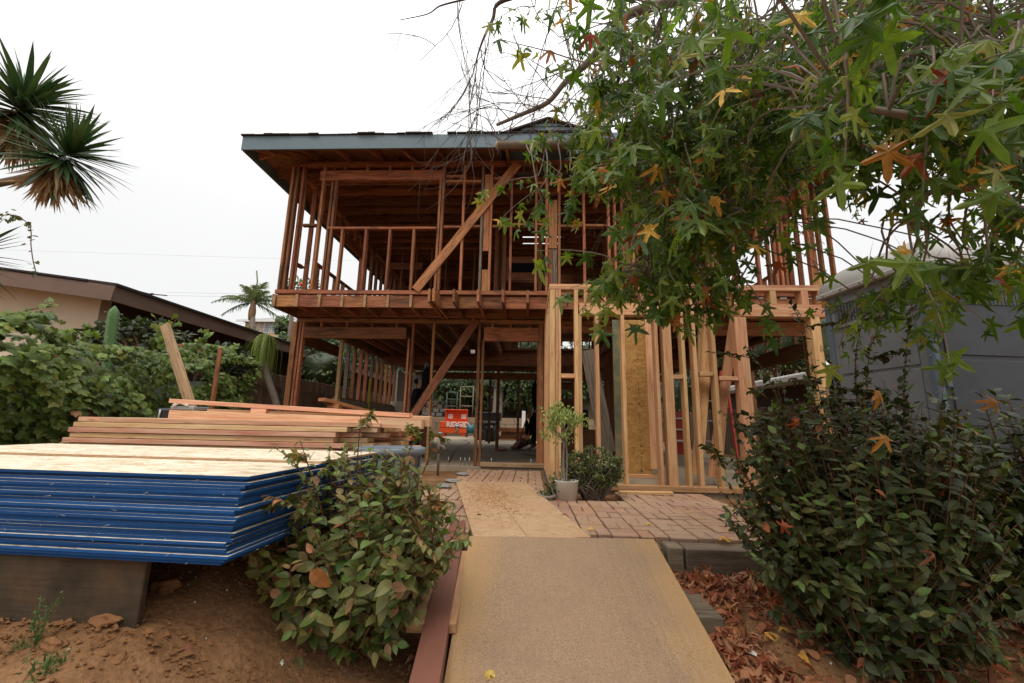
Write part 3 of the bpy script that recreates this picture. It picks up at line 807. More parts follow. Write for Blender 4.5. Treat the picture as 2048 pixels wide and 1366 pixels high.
board('brace', onY(1222, 362, YF - .01), onY(1395, 578, YF - .01), .155, .026, W1, house, (0, 1, 0))
# upper side walls
for sx, X in ((1, XL + .045), (-1, XR - .045)):
    beamy(house, YF + .1, YB, X, ZJ + .012, ZS + .012, .089, W1, 'sole_plate'); beamy(house, YF + .1, YB, X, ZT - .076, ZT, .089, W1, 'top_plate')
    for k, Y in enumerate(np.arange(YF + .42, YB - .3, .406)):
        if 8.1 < Y < 10.3:
            stud(house, X, Y, zb, 3.18, .089, .04, W1, 'cripple_stud'); stud(house, X, Y, 4.42, zt_, .089, .04, W1, 'cripple_stud')
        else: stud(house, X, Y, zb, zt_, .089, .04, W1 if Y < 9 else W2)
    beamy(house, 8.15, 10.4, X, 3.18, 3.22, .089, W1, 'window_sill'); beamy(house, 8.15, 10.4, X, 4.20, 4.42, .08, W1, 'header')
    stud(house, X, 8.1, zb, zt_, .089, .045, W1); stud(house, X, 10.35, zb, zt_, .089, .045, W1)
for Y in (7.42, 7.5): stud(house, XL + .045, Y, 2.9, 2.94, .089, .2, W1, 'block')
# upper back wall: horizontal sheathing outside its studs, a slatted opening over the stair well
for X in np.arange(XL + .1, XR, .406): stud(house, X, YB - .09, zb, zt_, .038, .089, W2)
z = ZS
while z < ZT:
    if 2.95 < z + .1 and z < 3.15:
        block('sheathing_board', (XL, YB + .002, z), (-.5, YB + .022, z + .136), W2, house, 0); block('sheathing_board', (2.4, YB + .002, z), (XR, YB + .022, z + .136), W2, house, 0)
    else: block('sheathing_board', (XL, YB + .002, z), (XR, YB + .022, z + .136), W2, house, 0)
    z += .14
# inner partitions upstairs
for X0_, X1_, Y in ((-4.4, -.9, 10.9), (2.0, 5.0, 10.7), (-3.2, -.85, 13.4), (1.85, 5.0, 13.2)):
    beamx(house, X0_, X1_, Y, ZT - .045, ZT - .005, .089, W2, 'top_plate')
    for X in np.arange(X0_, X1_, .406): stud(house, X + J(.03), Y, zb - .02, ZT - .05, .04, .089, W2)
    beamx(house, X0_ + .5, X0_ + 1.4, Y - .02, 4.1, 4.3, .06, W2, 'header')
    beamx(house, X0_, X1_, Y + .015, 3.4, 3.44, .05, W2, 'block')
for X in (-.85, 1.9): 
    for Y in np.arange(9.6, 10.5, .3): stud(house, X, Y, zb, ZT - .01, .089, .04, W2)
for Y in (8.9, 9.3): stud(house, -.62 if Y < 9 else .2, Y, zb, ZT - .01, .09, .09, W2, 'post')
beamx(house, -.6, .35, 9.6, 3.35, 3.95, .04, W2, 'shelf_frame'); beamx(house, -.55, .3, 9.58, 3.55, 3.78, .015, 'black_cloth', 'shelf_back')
# ceiling joists across, under the roof
for k, Y in enumerate(np.arange(YF + .35, YB - .1, .406)):
    beamx(house, XL, XR, Y, ZT + .004, ZT + .142, .04, W1 if k < 3 else W2, 'ceiling_joist')
for X in (-2.6, .9, 3.2): beamy(house, YF + .2, YB - .2, X, ZT + .150, ZT + .30, .04, W2, 'strongback')
# roof: low hip over an even overhang
OV = .56
EX0, EX1, EY0, EY1 = XL + .03 - OV, XR + OV, YF - OV, YB + OV
ZE = 4.80; PITCH = .30
xm = (EX0 + EX1) / 2; hw = (EX1 - EX0) / 2; ym0, ym1 = EY0 + hw, EY1 - hw
if ym1 < ym0: ym0 = ym1 = (EY0 + EY1) / 2
zr = ZE + PITCH * min(hw, (EY1 - EY0) / 2)
hwY = (EY1 - EY0) / 2; zr = ZE + PITCH * hwY; ymid = (EY0 + EY1) / 2
rx0, rx1 = EX0 + hwY, EX1 - hwY
if rx1 < rx0: rx0 = rx1 = xm
def roofz(x, y): return ZE + PITCH * min(x - EX0, EX1 - x, y - EY0, EY1 - y)
def roof_sheet(name, dz, mat, inset):
    bm = bmesh.new()
    x0, x1, y0, y1 = EX0 + inset, EX1 - inset, EY0 + inset, EY1 - inset
    hx0, hx1, hy0, hy1 = -.30, .95, 12.75, 13.35       # skylight hole in the back slope
    P = lambda x, y: bm.verts.new((x, y, roofz(x, y) + dz))
    A, B, C, D = P(x0, y0), P(x1, y0), P(x1, y1), P(x0, y1)
    R0, R1 = bm.verts.new((rx0, ymid, zr + dz)), bm.verts.new((rx1, ymid, zr + dz))
    for f in ((A, B, R1, R0), (B, C, R1), (D, A, R0)): bm.faces.new(f)
    # back slope pieced round the hole
    h = [P(hx0, hy0), P(hx1, hy0), P(hx1, hy1), P(hx0, hy1)]
    bm.faces.new((R0, R1, h[1], h[0])); bm.faces.new((R1, C, h[2], h[1])); bm.faces.new((C, D, h[3], h[2])); bm.faces.new((D, R0, h[0], h[3]))
    return bm_obj(name, bm, mat, house)
roof_sheet('roof_decking', .0, W2, .012); roof_sheet('roof', .035, 'roof_dark', -.015)
# rafter tails, rafters and hip rafters under the decking
def rafter(a, b2, name='rafter', mat=W1):
    a, b2 = Vector(a), Vector(b2); a.z = roofz(a.x, a.y) - .075; b2.z = roofz(b2.x, b2.y) - .075
    board(name, a, b2, .042, .135, mat, house)
for X in np.arange(EX0 + .35, EX1 - .3, .61):
    d = min(X - EX0, EX1 - X, hwY)
    rafter((X, EY0 + .035, 0), (X, EY0 + d - .03, 0)); rafter((X, EY1 - .035, 0), (X, EY1 - d + .03, 0), mat=W2)
for Y in np.arange(EY0 + .35, EY1 - .3, .61):
    d = min(Y - EY0, EY1 - Y, hwY)
    rafter((EX0 + .035, Y, 0), (EX0 + d - .05, Y, 0)); rafter((EX1 - .035, Y, 0), (EX1 - d + .05, Y, 0))
rafter((EX0 + .05, EY0 + .05, 0), (rx0, ymid, 0), 'hip_rafter'); rafter((EX1 - .05, EY0 + .05, 0), (rx1, ymid, 0), 'hip_rafter')
# fascia boards
FZ0, FZ1 = 4.615, 4.875
for x0, x1 in ((EX0 - .03, -1.9), (-1.897, 2.6), (2.603, EX1 + .03)): beamx(house, x0, x1, EY0 - .03, FZ0, FZ1, .03, 'fascia_blue', 'fascia', .001)
for X in (EX0 - .015, EX1 + .015): beamy(house, EY0 + .004, EY1, X, FZ0, FZ1, .03, 'fascia_blue', 'fascia', .001)
beamx(house, EX0, EX1, EY1, FZ0, FZ1, .03, 'fascia_blue', 'fascia')
# first course of shingles proud of the fascia, uneven
x = EX0 - .05
while x < EX1 + .05:
    w = random.uniform(.13, .34); 
    if random.random() > .08:
        t = random.uniform(.012, .03)
        block('shingle', (x, EY0 - .05 - random.uniform(0, .03), FZ1 + .004), (min(x + w - .006, EX1 + .06), EY0 + .22, FZ1 + .004 + t), 'roof_dark', house, .002)
    x += w
for Y in np.arange(EY0, EY1, .33):
    for X in (EX0 - .05, EX1 + .05): block('shingle', (X - .02, Y + .05, FZ1 + .003), (X + .06, Y + .36, FZ1 + .02 + J(.006)), 'roof_dark', house, .002)
# little gable vent standing on the front slope
apx = Vector((.27, 6.62, 5.26)); gl, gr = Vector((-.50, 6.62, 4.98)), Vector((1.04, 6.62, 4.98))
V = [gl, gr, apx, gl + Vector((0, 1.2, 0)), gr + Vector((0, 1.2, 0)), apx + Vector((0, 1.2, 0))]
obj('gable_vent', V, [(0, 1, 2), (3, 5, 4), (0, 3, 4, 1)], 'fascia_blue', house)
for k in range(3):
    zz = 5.0 + k * .075; f = (5.25 - zz) / .27 * .75
    block('louvre', (.27 - f, 6.595, zz), (.27 + f, 6.618, zz + .055), 'fascia_blue', house)
for a, b2 in ((gl, apx), (gr, apx)):
    d = (a - apx); a2 = a + d * .12
    mid0, mid1 = a2 + Vector((0, .6, .03)), apx + Vector((0, .6, .03))
    board('gable_roof', mid0, mid1, 1.36, .035, 'roof_dark', house)

# ================================================================== PORCH FRAME (new lumber)
YP = 5.6; PZ0, PZ1 = -.735, 1.905
porch = thing('porch_frame', 'new pale lumber porch wall framed in front of the old house', 'porch frame', (2.2, YP, -.77))
NW = 'new_wood'
pxl, pxr = px(1099, 570, YP), px(1677, 570, YP)
beamx(porch, pxl, 2.2, YP, PZ1 - .038, PZ1, .14, NW, 'top_plate'); beamx(porch, 2.203, pxr, YP + .002, PZ1 - .038, PZ1, .14, NW, 'top_plate')
beamx(porch, pxl, 3.0, YP + .001, PZ1 - .077, PZ1 - .039, .14, NW, 'top_plate'); beamx(porch, 3.003, pxr - .02, YP, PZ1 - .077, PZ1 - .039, .14, NW, 'top_plate')
pt = PZ1 - .079; pb = PZ0 + .042
beamy(porch, YP + .15, YL - .02, pxl + .07, PZ1 - .038, PZ1, .14, NW, 'top_plate'); beamy(porch, YP + .145, YL - .02, pxl + .07, PZ1 - .077, PZ1 - .039, .138, NW, 'top_plate')
beamx(porch, px(1110, 960, YP), pxr, YP - .03, -.80, -.735, .15, 'tan_plank', 'sill_plate')
def pstud(l, r, y=760, z0=PZ0, z1=pt, name='stud', mat=NW, dy=0, d=.14, lean=0):
    a, b2 = px(l, y, YP + dy), px(r, y, YP + dy); return stud(porch, (a + b2) / 2, YP + dy, z0, z1, b2 - a, d, mat, name, lean, .002)
def pz(y, x=1200): return onY(x, y, YP).z
pstud(1099.5, 1110.5); pstud(1111, 1117); pstud(1117.5, 1122)
pstud(1150, 1157.5); pstud(1158, 1164.5, z1=pz(629))
pstud(1192, 1199, z1=pz(629)); pstud(1245, 1252, z1=pz(629))
beamx(porch, px(1159, 618, YP), px(1345, 618, YP), YP, pz(629), pz(606), .138, NW, 'header')
for x0 in (1168, 1205, 1242, 1280, 1318): pstud(x0, x0 + 7, 596, pz(606), pt, 'cripple_stud')
pstud(1313, 1319.5, z1=pz(629, 1315)); pstud(1330, 1347)
pstud(1367, 1373.5); pstud(1390, 1397)
pstud(1429, 1436)
pstud(1479, 1497, z1=pz(634, 1490)); pstud(1497.5, 1503, z1=pz(634, 1490))
beamx(porch, px(1481, 620, YP), px(1656, 620, YP), YP, pz(633, 1570), pz(609, 1570), .138, NW, 'header')
for l, r in ((1416, 1425), (1465, 1472), (1541, 1553), (1603, 1617)): pstud(l, r, 596, pz(609, 1570), pt, 'cripple_stud')
pstud(1637, 1655, z1=pz(633, 1640)); pstud(1640, 1652, 560, PZ1 + .002, PZ1 + .16, 'stub')
pstud(1638, 1644, 600, pz(609, 1570), pt, 'cripple_stud')
for l, r, y in ((1122.5, 1150, 751), (1346.5, 1370, 753), (1401, 1428, 747), (1439.5, 1478, 756)):
    beamx(porch, px(l, 760, YP), px(r, 760, YP), YP + .003, pz(y + 4, l), pz(y - 4, l), .13, NW, 'block')
for Y in (6.1, 6.5, 6.95, 7.4): stud(porch, pxl + .07, Y, PZ0, pt, .138, .04, NW)
for Y in (7.55,): stud(porch, pxl + .05, Y, PZ0, pt, .11, .1, NW)
# inner door wall plate and studs behind the front line
beamx(porch, px(1238, 945, 6.35), px(1320, 945, 6.35), 6.35, -.733, -.69, .12, NW, 'sole_plate')

def tagged(o, label, cat, group=None): return tag(o, label, cat, group)
# loose boards stood in the porch
LB = 'loose boards leaning inside the porch frame'
def loose(ax, ay, bx, by, Ya, Yb, w, t, label, mat=NW, up=(0, 1, .2)):
    a = onY(ax, ay, Ya); b2 = onY(bx, by, Yb)
    if b2.z < -.73: b2.z = -.725
    return tag(board('loose_board', a, b2, w, t, mat, None, up), label, 'board', LB)
loose(1404, 612, 1396, 935, 5.95, 5.78, .085, .038, 'short edge-on board leaning left of the wide dark faced board', up=(0, 1, .1))
loose(1421, 609, 1394, 950, 5.90, 5.75, .135, .038, 'wide flat board leaning with square top just left of the porch window opening')
loose(1474, 605, 1424, 955, 5.92, 5.76, .13, .038, 'brown faced board leaning steeply down to the left across the others')
loose(1466, 612, 1440, 945, 6.12, 5.9, .05, .038, 'thin board leaning between two wider tilted boards')
loose(1298, 640, 1312, 938, 6.5, 6.3, .14, .04, 'reddish stud leaning beside the gold sheathing panel', 'new_wood')
# the standing gold panel with its green stained strip and printed nail marks
pan = thing('sheathing_panel', 'upright gold strand board panel with printed nail marks inside porch doorway', 'panel', (2.05, 6.6, -.72))
a, b2 = onY(1240, 640, 6.6), onY(1294, 640, 6.6); zt2, zb2 = a.z, -.715
block('sheet', (a.x, 6.6, zb2), (b2.x, 6.618, zt2), 'osb_gold', pan)
a0 = onY(1224, 640, 6.6)
block('stained_strip', (a0.x, 6.594, zb2), (a.x - .004, 6.612, zt2 + .0), 'green_stain', pan)
bmk = bmesh.new(); cx = lerp(a.x, b2.x, .60)
for k, (ch, z) in enumerate((('-', 1.35), ('+', 1.02), ('-', .80), ('|', .56), ('+', .33), ('|', .12), ('-', -.10), ('+', -.30), ('-', -.46), ('|', -.57), ('#', -.66))):
    if ch in '-+': box_bm(.036, .002, .006, 0, bmk, (cx, 6.598, z))
    if ch == '+': box_bm(.006, .0024, .036, 0, bmk, (cx, 6.598, z))
    if ch == '|':
        for q in range(7): box_bm(.013, .002, .008, 0, bmk, (cx - .006 + .004 * (q % 3), 6.598, z - .08 + q * .025))
    if ch == '#':
        for q in (-1, 1):
            for zz in (-.012, 0, .012): box_bm(.014, .002, .004, 0, bmk, (cx + q * .012, 6.598, z + zz))
            box_bm(.004, .0024, .024, 0, bmk, (cx + q * .012 + .005, 6.598, z))
bm_obj('printed_mark', bmk, 'black_plastic', pan)
o = board('plank', onY(1238, 982, 5.35), onY(1345, 984, 5.35), .09, .03, NW, None); o.matrix_basis.translation.z = -.785
tag(o, 'pink pale plank lying on the bricks at the foot of the porch sill', 'plank')
o = board('plank', onY(1176, 700, 7.2), onY(1216, 905, 7.0), .25, .03, 'grey_wood', None, (0, 1, .3)); o.name = 'dark_plank'
tag(o, 'dark plank leaning inside the porch behind the jade plant', 'plank')
# ================================================================== RAMP, TIMBERS, PATH BOARDS
def slab_from(name, tl, tr, bl, br, th, mat, label, cat, **k):
    tl, tr, bl, br = map(Vector, (tl, tr, bl, br)); n = (tr - tl).cross(bl - tl).normalized()
    if n.z < 0: n = -n
    c = (tl + tr + bl + br) / 4; x = (tr - tl).normalized(); z = n; y = z.cross(x)
    M = Matrix.Identity(4)
    for i in range(3): M[i][0] = x[i]; M[i][1] = y[i]; M[i][2] = z[i]; M[i][3] = c[i]
    w = (tr - tl).length; 
    if k.get('rect', True):
        return tag(bm_obj(name, box_bm(w, ((bl - tl).length + (br - tr).length) / 2, th, .002), mat, None, mat=M), label, cat)
tl, tr = Vector((-.39, 2.985, -.742)), Vector((.83, 3.02, -.735)); dv = Vector((.042, -.951, -.307))
ramp = bmesh.new()
N = 60
rows = []
for k in range(N + 1):
    t = k / N; p = tl.lerp(tr, t) + Vector((0, J(.006) + .012 * math.sin(t * 9) * (t > .3), .004 * math.sin(t * 3.14)))
    rows.append([p, p + dv * 2.44])
vt = [[ramp.verts.new(p) for p in r] for r in rows]; vb = [[ramp.verts.new(p - Vector((0, 0, .018))) for p in r] for r in rows]
for k in range(N):
    ramp.faces.new((vt[k][0], vt[k][1], vt[k + 1][1], vt[k + 1][0])); ramp.faces.new((vb[k][0], vb[k + 1][0], vb[k + 1][1], vb[k][1]))
    ramp.faces.new((vt[k][0], vt[k + 1][0], vb[k + 1][0], vb[k][0])); ramp.faces.new((vt[k][1], vb[k][1], vb[k + 1][1], vt[k + 1][1]))
ramp.faces.new((vt[0][0], vb[0][0], vb[0][1], vt[0][1])); ramp.faces.new((vt[N][0], vt[N][1], vb[N][1], vb[N][0]))
bmesh.ops.recalc_face_normals(ramp, faces=ramp.faces)
tag(bm_obj('ramp_board', ramp, 'ramp_board'), 'large worn tan board laid as a ramp up from the street to the bricks', 'ramp')
# path boards on the bricks
zb_ = -.782
A, B, C, D = onZ(912, 963, zb_), onZ(1052, 964, zb_), onZ(1182, 1074, zb_ + .012), onZ(950, 1083, zb_)
def sheet(name, quad, th, mat, label, cat):
    q = [Vector(p) for p in quad]; c = sum(q, Vector()) / 4
    V = [p - c for p in q] + [p - c - Vector((0, 0, th)) for p in q]
    return tag(obj(name, V, [(0, 1, 2, 3), (7, 6, 5, 4), (0, 4, 5, 1), (1, 5, 6, 2), (2, 6, 7, 3), (3, 7, 4, 0)], mat, None, mat=Matrix.Translation(c)), label, cat)
mid1, mid2 = A.lerp(B, .42), D.lerp(C, .46)
sheet('path_board', (D, mid2 - Vector((.004, 0, 0)), mid1 - Vector((.004, 0, 0)), A), .014, 'osb_walk', 'strand board strip on the bricks, the left one beyond the ramp', 'path board')
sheet('path_board', (mid2, C, B, mid1), .014, 'osb_walk', 'strand board strip on the bricks with a lifted front corner beyond the ramp', 'path board')
# sawdust heap
# landscape timbers holding the patio edge
def timber(lo, hi, label): return tag(block('landscape_timber', lo, hi, 'landscape_timber', None, .008), label, 'timber', 'grey landscape timbers')
timber((-1.5, 3.19, -1.02), (.93, 3.345, -.825), 'grey timber edging half hidden under the ramp top')
timber((.97, 3.19, -1.02), (1.075, 3.345, -.822), 'short grey timber offcut between ramp edge and the long patio timber')
timber((1.09, 3.185, -1.04), (3.3, 3.35, -.828), 'long weathered grey timber holding the brick patio edge above the fallen leaves')
e = onZ(1450, 1237, -1.00)
timber((e.x - .19, e.y, -1.22), (e.x, 3.15, -1.00), 'grey timber step end beside the ramp among red leaves')
# planks beside the ramp
a, b2 = at(916, 1052, 3.30), at(852, 1366, 1.68); d = (b2 - a)
tag(board('red_beam', a, a + d * 1.25, .118, .085, 'red_paint', None), 'long dusty red painted beam sloping down left of the ramp', 'beam')
a, b2 = at(908, 1108, 2.86), at(862, 1257, 2.0)
tag(board('tan_plank', a, b2, .235, .045, 'tan_plank', None), 'wide brown plank lying under the red beam beside the ramp', 'plank')

# ================================================================== SHEET STACK, LUMBER PILE
SZ = -.22; NSH = 28; TH = .0114
Mst = Matrix.Translation((-1.075, 1.645, 0)) @ Matrix.Rotation(R_(-2.6), 4, 'Z')
def sheet_mesh(lx, ly, th):
    me_ = mesh('osb_sheet', [(-lx, 0, 0), (0, 0, 0), (0, ly, 0), (-lx, ly, 0), (-lx, 0, th), (0, 0, th), (0, ly, th), (-lx, ly, th)],
               [(3, 2, 1, 0), (4, 5, 6, 7), (0, 1, 5, 4), (1, 2, 6, 5), (2, 3, 7, 6), (3, 0, 4, 7)], ['osb_pale', 'blue_edge'], idx=[0, 0, 1, 1, 1, 1])
    return me_
shm = sheet_mesh(2.44, 1.22, TH - .0006)
ORD = 'first second third fourth fifth sixth seventh eighth ninth tenth eleventh twelfth thirteenth fourteenth fifteenth sixteenth seventeenth eighteenth nineteenth twentieth twenty-first twenty-second twenty-third twenty-fourth twenty-fifth twenty-sixth twenty-seventh twenty-eighth'.split()
ro = random.Random(5)
for k in range(NSH):
    z = SZ - (k + 1) * TH
    dx = -.055 * (k / NSH) ** .8 + ro.uniform(-.014, .014); dy = ro.uniform(-.004, .006) + (.005 if ro.random() < .2 else 0) - .008 * k / NSH
    if k == 0: dx, dy = 0, 0
    if k == 1: dx = -.02
    o = put(bpy.data.objects.new('osb_sheet', shm), None, Mst @ Matrix.Translation((dx, dy, z)) @ Matrix.Rotation(R_(ro.uniform(-.25, .25)), 4, 'Z'))
    lab = ORD[k] + ' sheet from the top of the blue edged strand board stack'
    if k == 0: lab = 'top full sheet of the blue edged strand board stack'
    if k == NSH - 1: lab = 'bottom sheet of the blue edged stack resting on the old board'
    tag(o, lab, 'sheet', 'blue edged sheets in the stack')
top = put(bpy.data.objects.new('osb_sheet', sheet_mesh(2.46, .72, TH)), None, Mst @ Matrix.Translation((-.0, .53, SZ + .0006)))
top.data.materials[1] = MATS['osb_walk']
tag(top, 'loose ripped strand board sheet with bare edge lying on the back of the stack', 'sheet', 'blue edged sheets in the stack')
zbs = SZ - NSH * TH
tag(block('retaining_board', (-4.2, 1.70, -.98), (-1.47, 1.728, zbs - .002), 'rough_board', None, .004), 'weathered dark board on edge under the front of the blue sheets', 'board')
for yy in (2.35, 2.85): tag(block('bearer', (-3.4, yy, -.84), (-1.3, yy + .085, zbs - .004), 'tan_plank', None), 'bearer timber under the %s of the sheet stack' % ('middle' if yy < 2.5 else 'back'), 'timber')
# lumber pile
LG = 'pale studs in the lumber pile'
ro = random.Random(9)
NL = 17; lz = .0428; z_top = onY(420, 838, 3.45).z + .002
def lum(x0, x1, y, z, w, label):
    o = board('lumber_board', (x0, y + w / 2, z + .019), (x1, y + w / 2 + ro.uniform(-.01, .01), z + .019), w, .038, 'pile_wood', None)
    return tag(o, label, 'board', LG)
lx = onY(130, 850, 3.45).x; rx = onY(708, 878, 3.45).x
for k in range(NL):
    z = z_top - (k + 1) * lz
    l = lx + (.28 if k == 0 else .08 if k == 1 else ro.uniform(-.06, .06)); r = rx + (.10 if k == 0 else ro.uniform(-.18, -.02))
    lab = ORD[k] + ' board from the top in the front row of the lumber pile'
    if k == 0: lab = 'topmost board of the front row of the lumber pile'
    lum(l, r, 3.45 + ro.uniform(-.012, .012), z, .089, lab)
    for q, (yy, ex) in enumerate(((3.545, .10), (3.64, .12), (3.735, .08), (3.83, .14), (3.925, .2), (4.02, .16), (4.115, .28))):
        if k < 2 or q in (0, 1, 5, 6): lum(lx + ro.uniform(-.05, .3), rx + ex + ro.uniform(-.08, .1), yy, z, .089, 'one of the pale boards stacked in the rear rows of the lumber pile')
a, b2 = onY(345, 830, 3.60), onY(846, 848, 3.60)
tag(board('beam', a, b2, .089, .083, 'pile_wood', None), 'front square beam on top of the lumber pile', 'beam')
a, b2 = onY(420, 828, 3.70), onY(862, 843, 3.70)
tag(board('beam', a, b2, .089, .089, 'pile_wood', None), 'rear square beam on the lumber pile reaching furthest right', 'beam')
a, b2 = onY(346, 802, 3.68), onY(822, 831, 3.66)
tag(board('lumber_board', a, b2, .089, .036, 'pile_wood', None), 'single narrow board tilted across the very top of the lumber pile', 'board')
bl_ = onY(522, 821, 3.67); tag(block('wood_block', (bl_.x - .07, 3.63, bl_.z - .026), (bl_.x + .07, 3.72, bl_.z + .016), 'pile_wood'), 'short wood block propping the topmost board of the pile', 'block')
# tool case behind the pile
c0 = onY(352, 826, 4.05); tcase = thing('tool_case', 'grey and black tool case with straps behind the lumber pile', 'tool case', (c0.x, 4.05, c0.z - .07))
block('body', (c0.x - .17, 4.0, c0.z - .09), (c0.x + .05, 4.2, c0.z + .045), 'black_plastic', tcase, .02)
block('lid', (c0.x - .02, 3.99, c0.z + .03), (c0.x + .22, 4.2, c0.z + .065), 'galvanised', tcase, .012)
tube('strap', [(c0.x - .12, 3.992, c0.z - .085), (c0.x - .11, 3.99, c0.z + .03)], .009, 'galvanised', tcase)
tube('strap', smooth_path([(c0.x + .02, 3.985, c0.z + .07), (c0.x + .08, 3.98, c0.z + .10), (c0.x + .16, 3.99, c0.z + .075)]), .014, 'label_white', tcase)
# plank on a stool in front of the left bay
a, b2 = onY(643, 799, 6.7), onY(745, 826, 7.55)
tag(board('plank', a, b2, .19, .055, 'old_wood', None), 'short brown plank propped on a stub in front of the left bay', 'plank')
pp = onY(668, 812, 6.85); st_ = thing('post_stub', 'stub post and block under the propped brown plank', 'post', (pp.x, 6.87, -.8))
block('post', (pp.x - .045, 6.83, -.85), (pp.x + .045, 6.92, pp.z - .05), 'tan_plank', st_); block('block', (pp.x - .1, 6.8, pp.z - .048), (pp.x + .1, 6.95, pp.z + .03), 'old_wood', st_)
# grey tub
tp = onY(800, 897, 3.25); tp.x -= .10
tub = thing('plastic_tub', 'round grey plastic tub behind the left bush', 'tub', (tp.x, 3.35, -.80))
zr_ = tp.z + .8
lathe('shell', [(.17, 0), (.19, .02), (.23, zr_ - .05), (.26, zr_ - .045), (.265, zr_), (.238, zr_ + .004), (.225, zr_ - .02), (.18, .03), (0.001, .03)], 'tub_grey', tub, (tp.x, 3.35, -.80), 36)
for k in range(12):
    a = k / 12 * 6.283; board('rib', (tp.x + .208 * math.cos(a), 3.35 + .208 * math.sin(a), -.76), (tp.x + .236 * math.cos(a), 3.35 + .236 * math.sin(a), tp.z - .06), .03, .012, 'tub_grey', tub, (math.cos(a), math.sin(a), 0))
# spigot
sp = onZ(893, 938, -.82); spg = thing('water_spigot', 'rusty standpipe with tap between the path and the left bay', 'spigot', (sp.x, 7.0, -.85))
ztop = onY(893, 868, 7.0).z
tube('pipe', [(sp.x, 7.0, -.9), (sp.x, 7.0, ztop)], .022, 'rusty_pipe', spg); tube('valve', [(sp.x, 7.0, ztop - .18), (sp.x + .08, 6.98, ztop - .2), (sp.x + .1, 6.97, ztop - .26)], .024, 'rusty_pipe', spg)
tube('handle', [(sp.x - .05, 7.0, ztop + .01), (sp.x + .06, 7.0, ztop + .01)], .018, 'metal_grey', spg); tube('body', [(sp.x, 7, ztop - .3), (sp.x, 7, ztop - .08)], .034, 'rusty_pipe', spg)

# ================================================================== INSIDE AND BEHIND THE HOUSE
def onfloor(x, y): return onZ(x, y, -.765)
# open steel tool chest
bx = thing('jobsite_box', 'orange steel job box with raised lid and white RIDGID lettering', 'tool box', (-4.35, 24, -.77))
xl, xr = onY(879, 860, 23.6).x, onY(933, 860, 23.6).x; zf = onY(905, 843, 23.6).z; zt3 = onY(905, 819, 24.3).z
block('body', (xl, 23.6, -.60), (xr, 24.3, zf), 'box_orange', bx, .02); block('lid', (xl + .14, 24.26, zf - .02), (xr - .06, 24.34, zt3), 'box_orange', bx, .015)
block('lid_rim', (xl + .12, 23.95, zt3 - .05), (xr - .04, 24.34, zt3), 'box_orange', bx, .01)
block('seam', (xl - .005, 23.59, lerp(-.6, zf, .46)), (xr + .005, 23.6, lerp(-.6, zf, .48)), 'black_plastic', bx, 0)
for x in (xl + .1, xr - .3): block('foot', (x, 23.65, -.765), (x + .2, 24.25, -.60), 'box_orange', bx, .01)
for x in (xl + .32, xr - .42): block('sticker', (x, 24.245, zf + .16), (x + .27, 24.258, zf + .42), 'label_white', bx, 0)
fc = bpy.data.curves.new('lettering', 'FONT'); fc.body = 'RIDGID'; fc.size = .38; fc.extrude = .004; fc.offset = .008
fo = bpy.data.objects.new('lettering_curve', fc); COL.objects.link(fo); dg = bpy.context.evaluated_depsgraph_get()
fm = bpy.data.meshes.new_from_object(fo.evaluated_get(dg)); bpy.data.objects.remove(fo); fm.materials.clear(); fm.materials.append(MATS['label_white'])
put(bpy.data.objects.new('lettering', fm), bx, Matrix.Translation((xl + .36, 23.592, lerp(-.6, zf, .55))) @ Matrix.Rotation(R_(90), 4, 'X'))
tube('chain', smooth_path([(xl + 1.0, 23.57, zf - .12), (xl + .92, 23.54, zf - .3), (xl + 1.02, 23.56, zf - .42), (xl + .9, 23.56, zf - .55)]), .045, 'metal_grey', bx)
tube('chain', smooth_path([(xl + .84, 23.57, zf - .2), (xl + .98, 23.54, zf - .24), (xl + 1.12, 23.56, zf - .2)]), .05, 'galvanised', bx)
# bins
def bin_(x, Y, r0, r1, h, label, mat='black_plastic'):
    t = thing('rubbish_bin', label, 'bin', (x, Y, -.77))
    lathe('shell', [(.001, 0), (r0, 0), (r1, h), (r1 - .02, h), (r0 - .02, .03)], mat, t, (x, Y, -.765)); lathe('rim', [(r1, h - .07), (r1 + .035, h - .06), (r1 + .04, h), (r1 + .01, h + .02)], mat, t, (x, Y, -.765))
    for s in (-1, 1): block('handle', (x + s * (r1 + .01) - .03, Y - .05, -.765 + h - .16), (x + s * (r1 + .01) + .03, Y + .05, -.765 + h - .1), mat, t, .01)
    block('label_patch', (x + .03, Y - r1 - .01, h - .765 - .2), (x + .13, Y - r1 - .0, h - .765 - .1), 'label_white', t, 0)
    return t
pc = onY(980, 870, 18.2); bin_(pc.x, 18.2, .21, .27, .76, 'black round rubbish bin on the slab right of the doorway studs')
t = thing('crate_stack', 'dark plastic crates piled behind the black bin', 'crates', (pc.x - .15, 19.6, -.77))
for k in range(3): block('crate', (pc.x - .75, 19.4, -.76 + .42 * k), (pc.x + .25 + .05 * k, 20.1, -.36 + .42 * k), 'black_plastic', t, .02)
tp_ = thing('hose_reel', 'teal machine on a metal stand beside the orange box', 'machine', (onY(941, 868, 22.5).x, 22.5, -.77))
cx = onY(941, 868, 22.5).x; tube('drum', [(cx - .16, 22.5, -.35), (cx + .16, 22.5, -.35)], .23, 'teal_paint', tp_, 14)
for s in (-1, 1): tube('stand', [(cx + s * .2, 22.4, -.76), (cx + s * .19, 22.5, -.1), (cx + s * .2, 22.6, -.76)], .03, 'teal_paint', tp_)
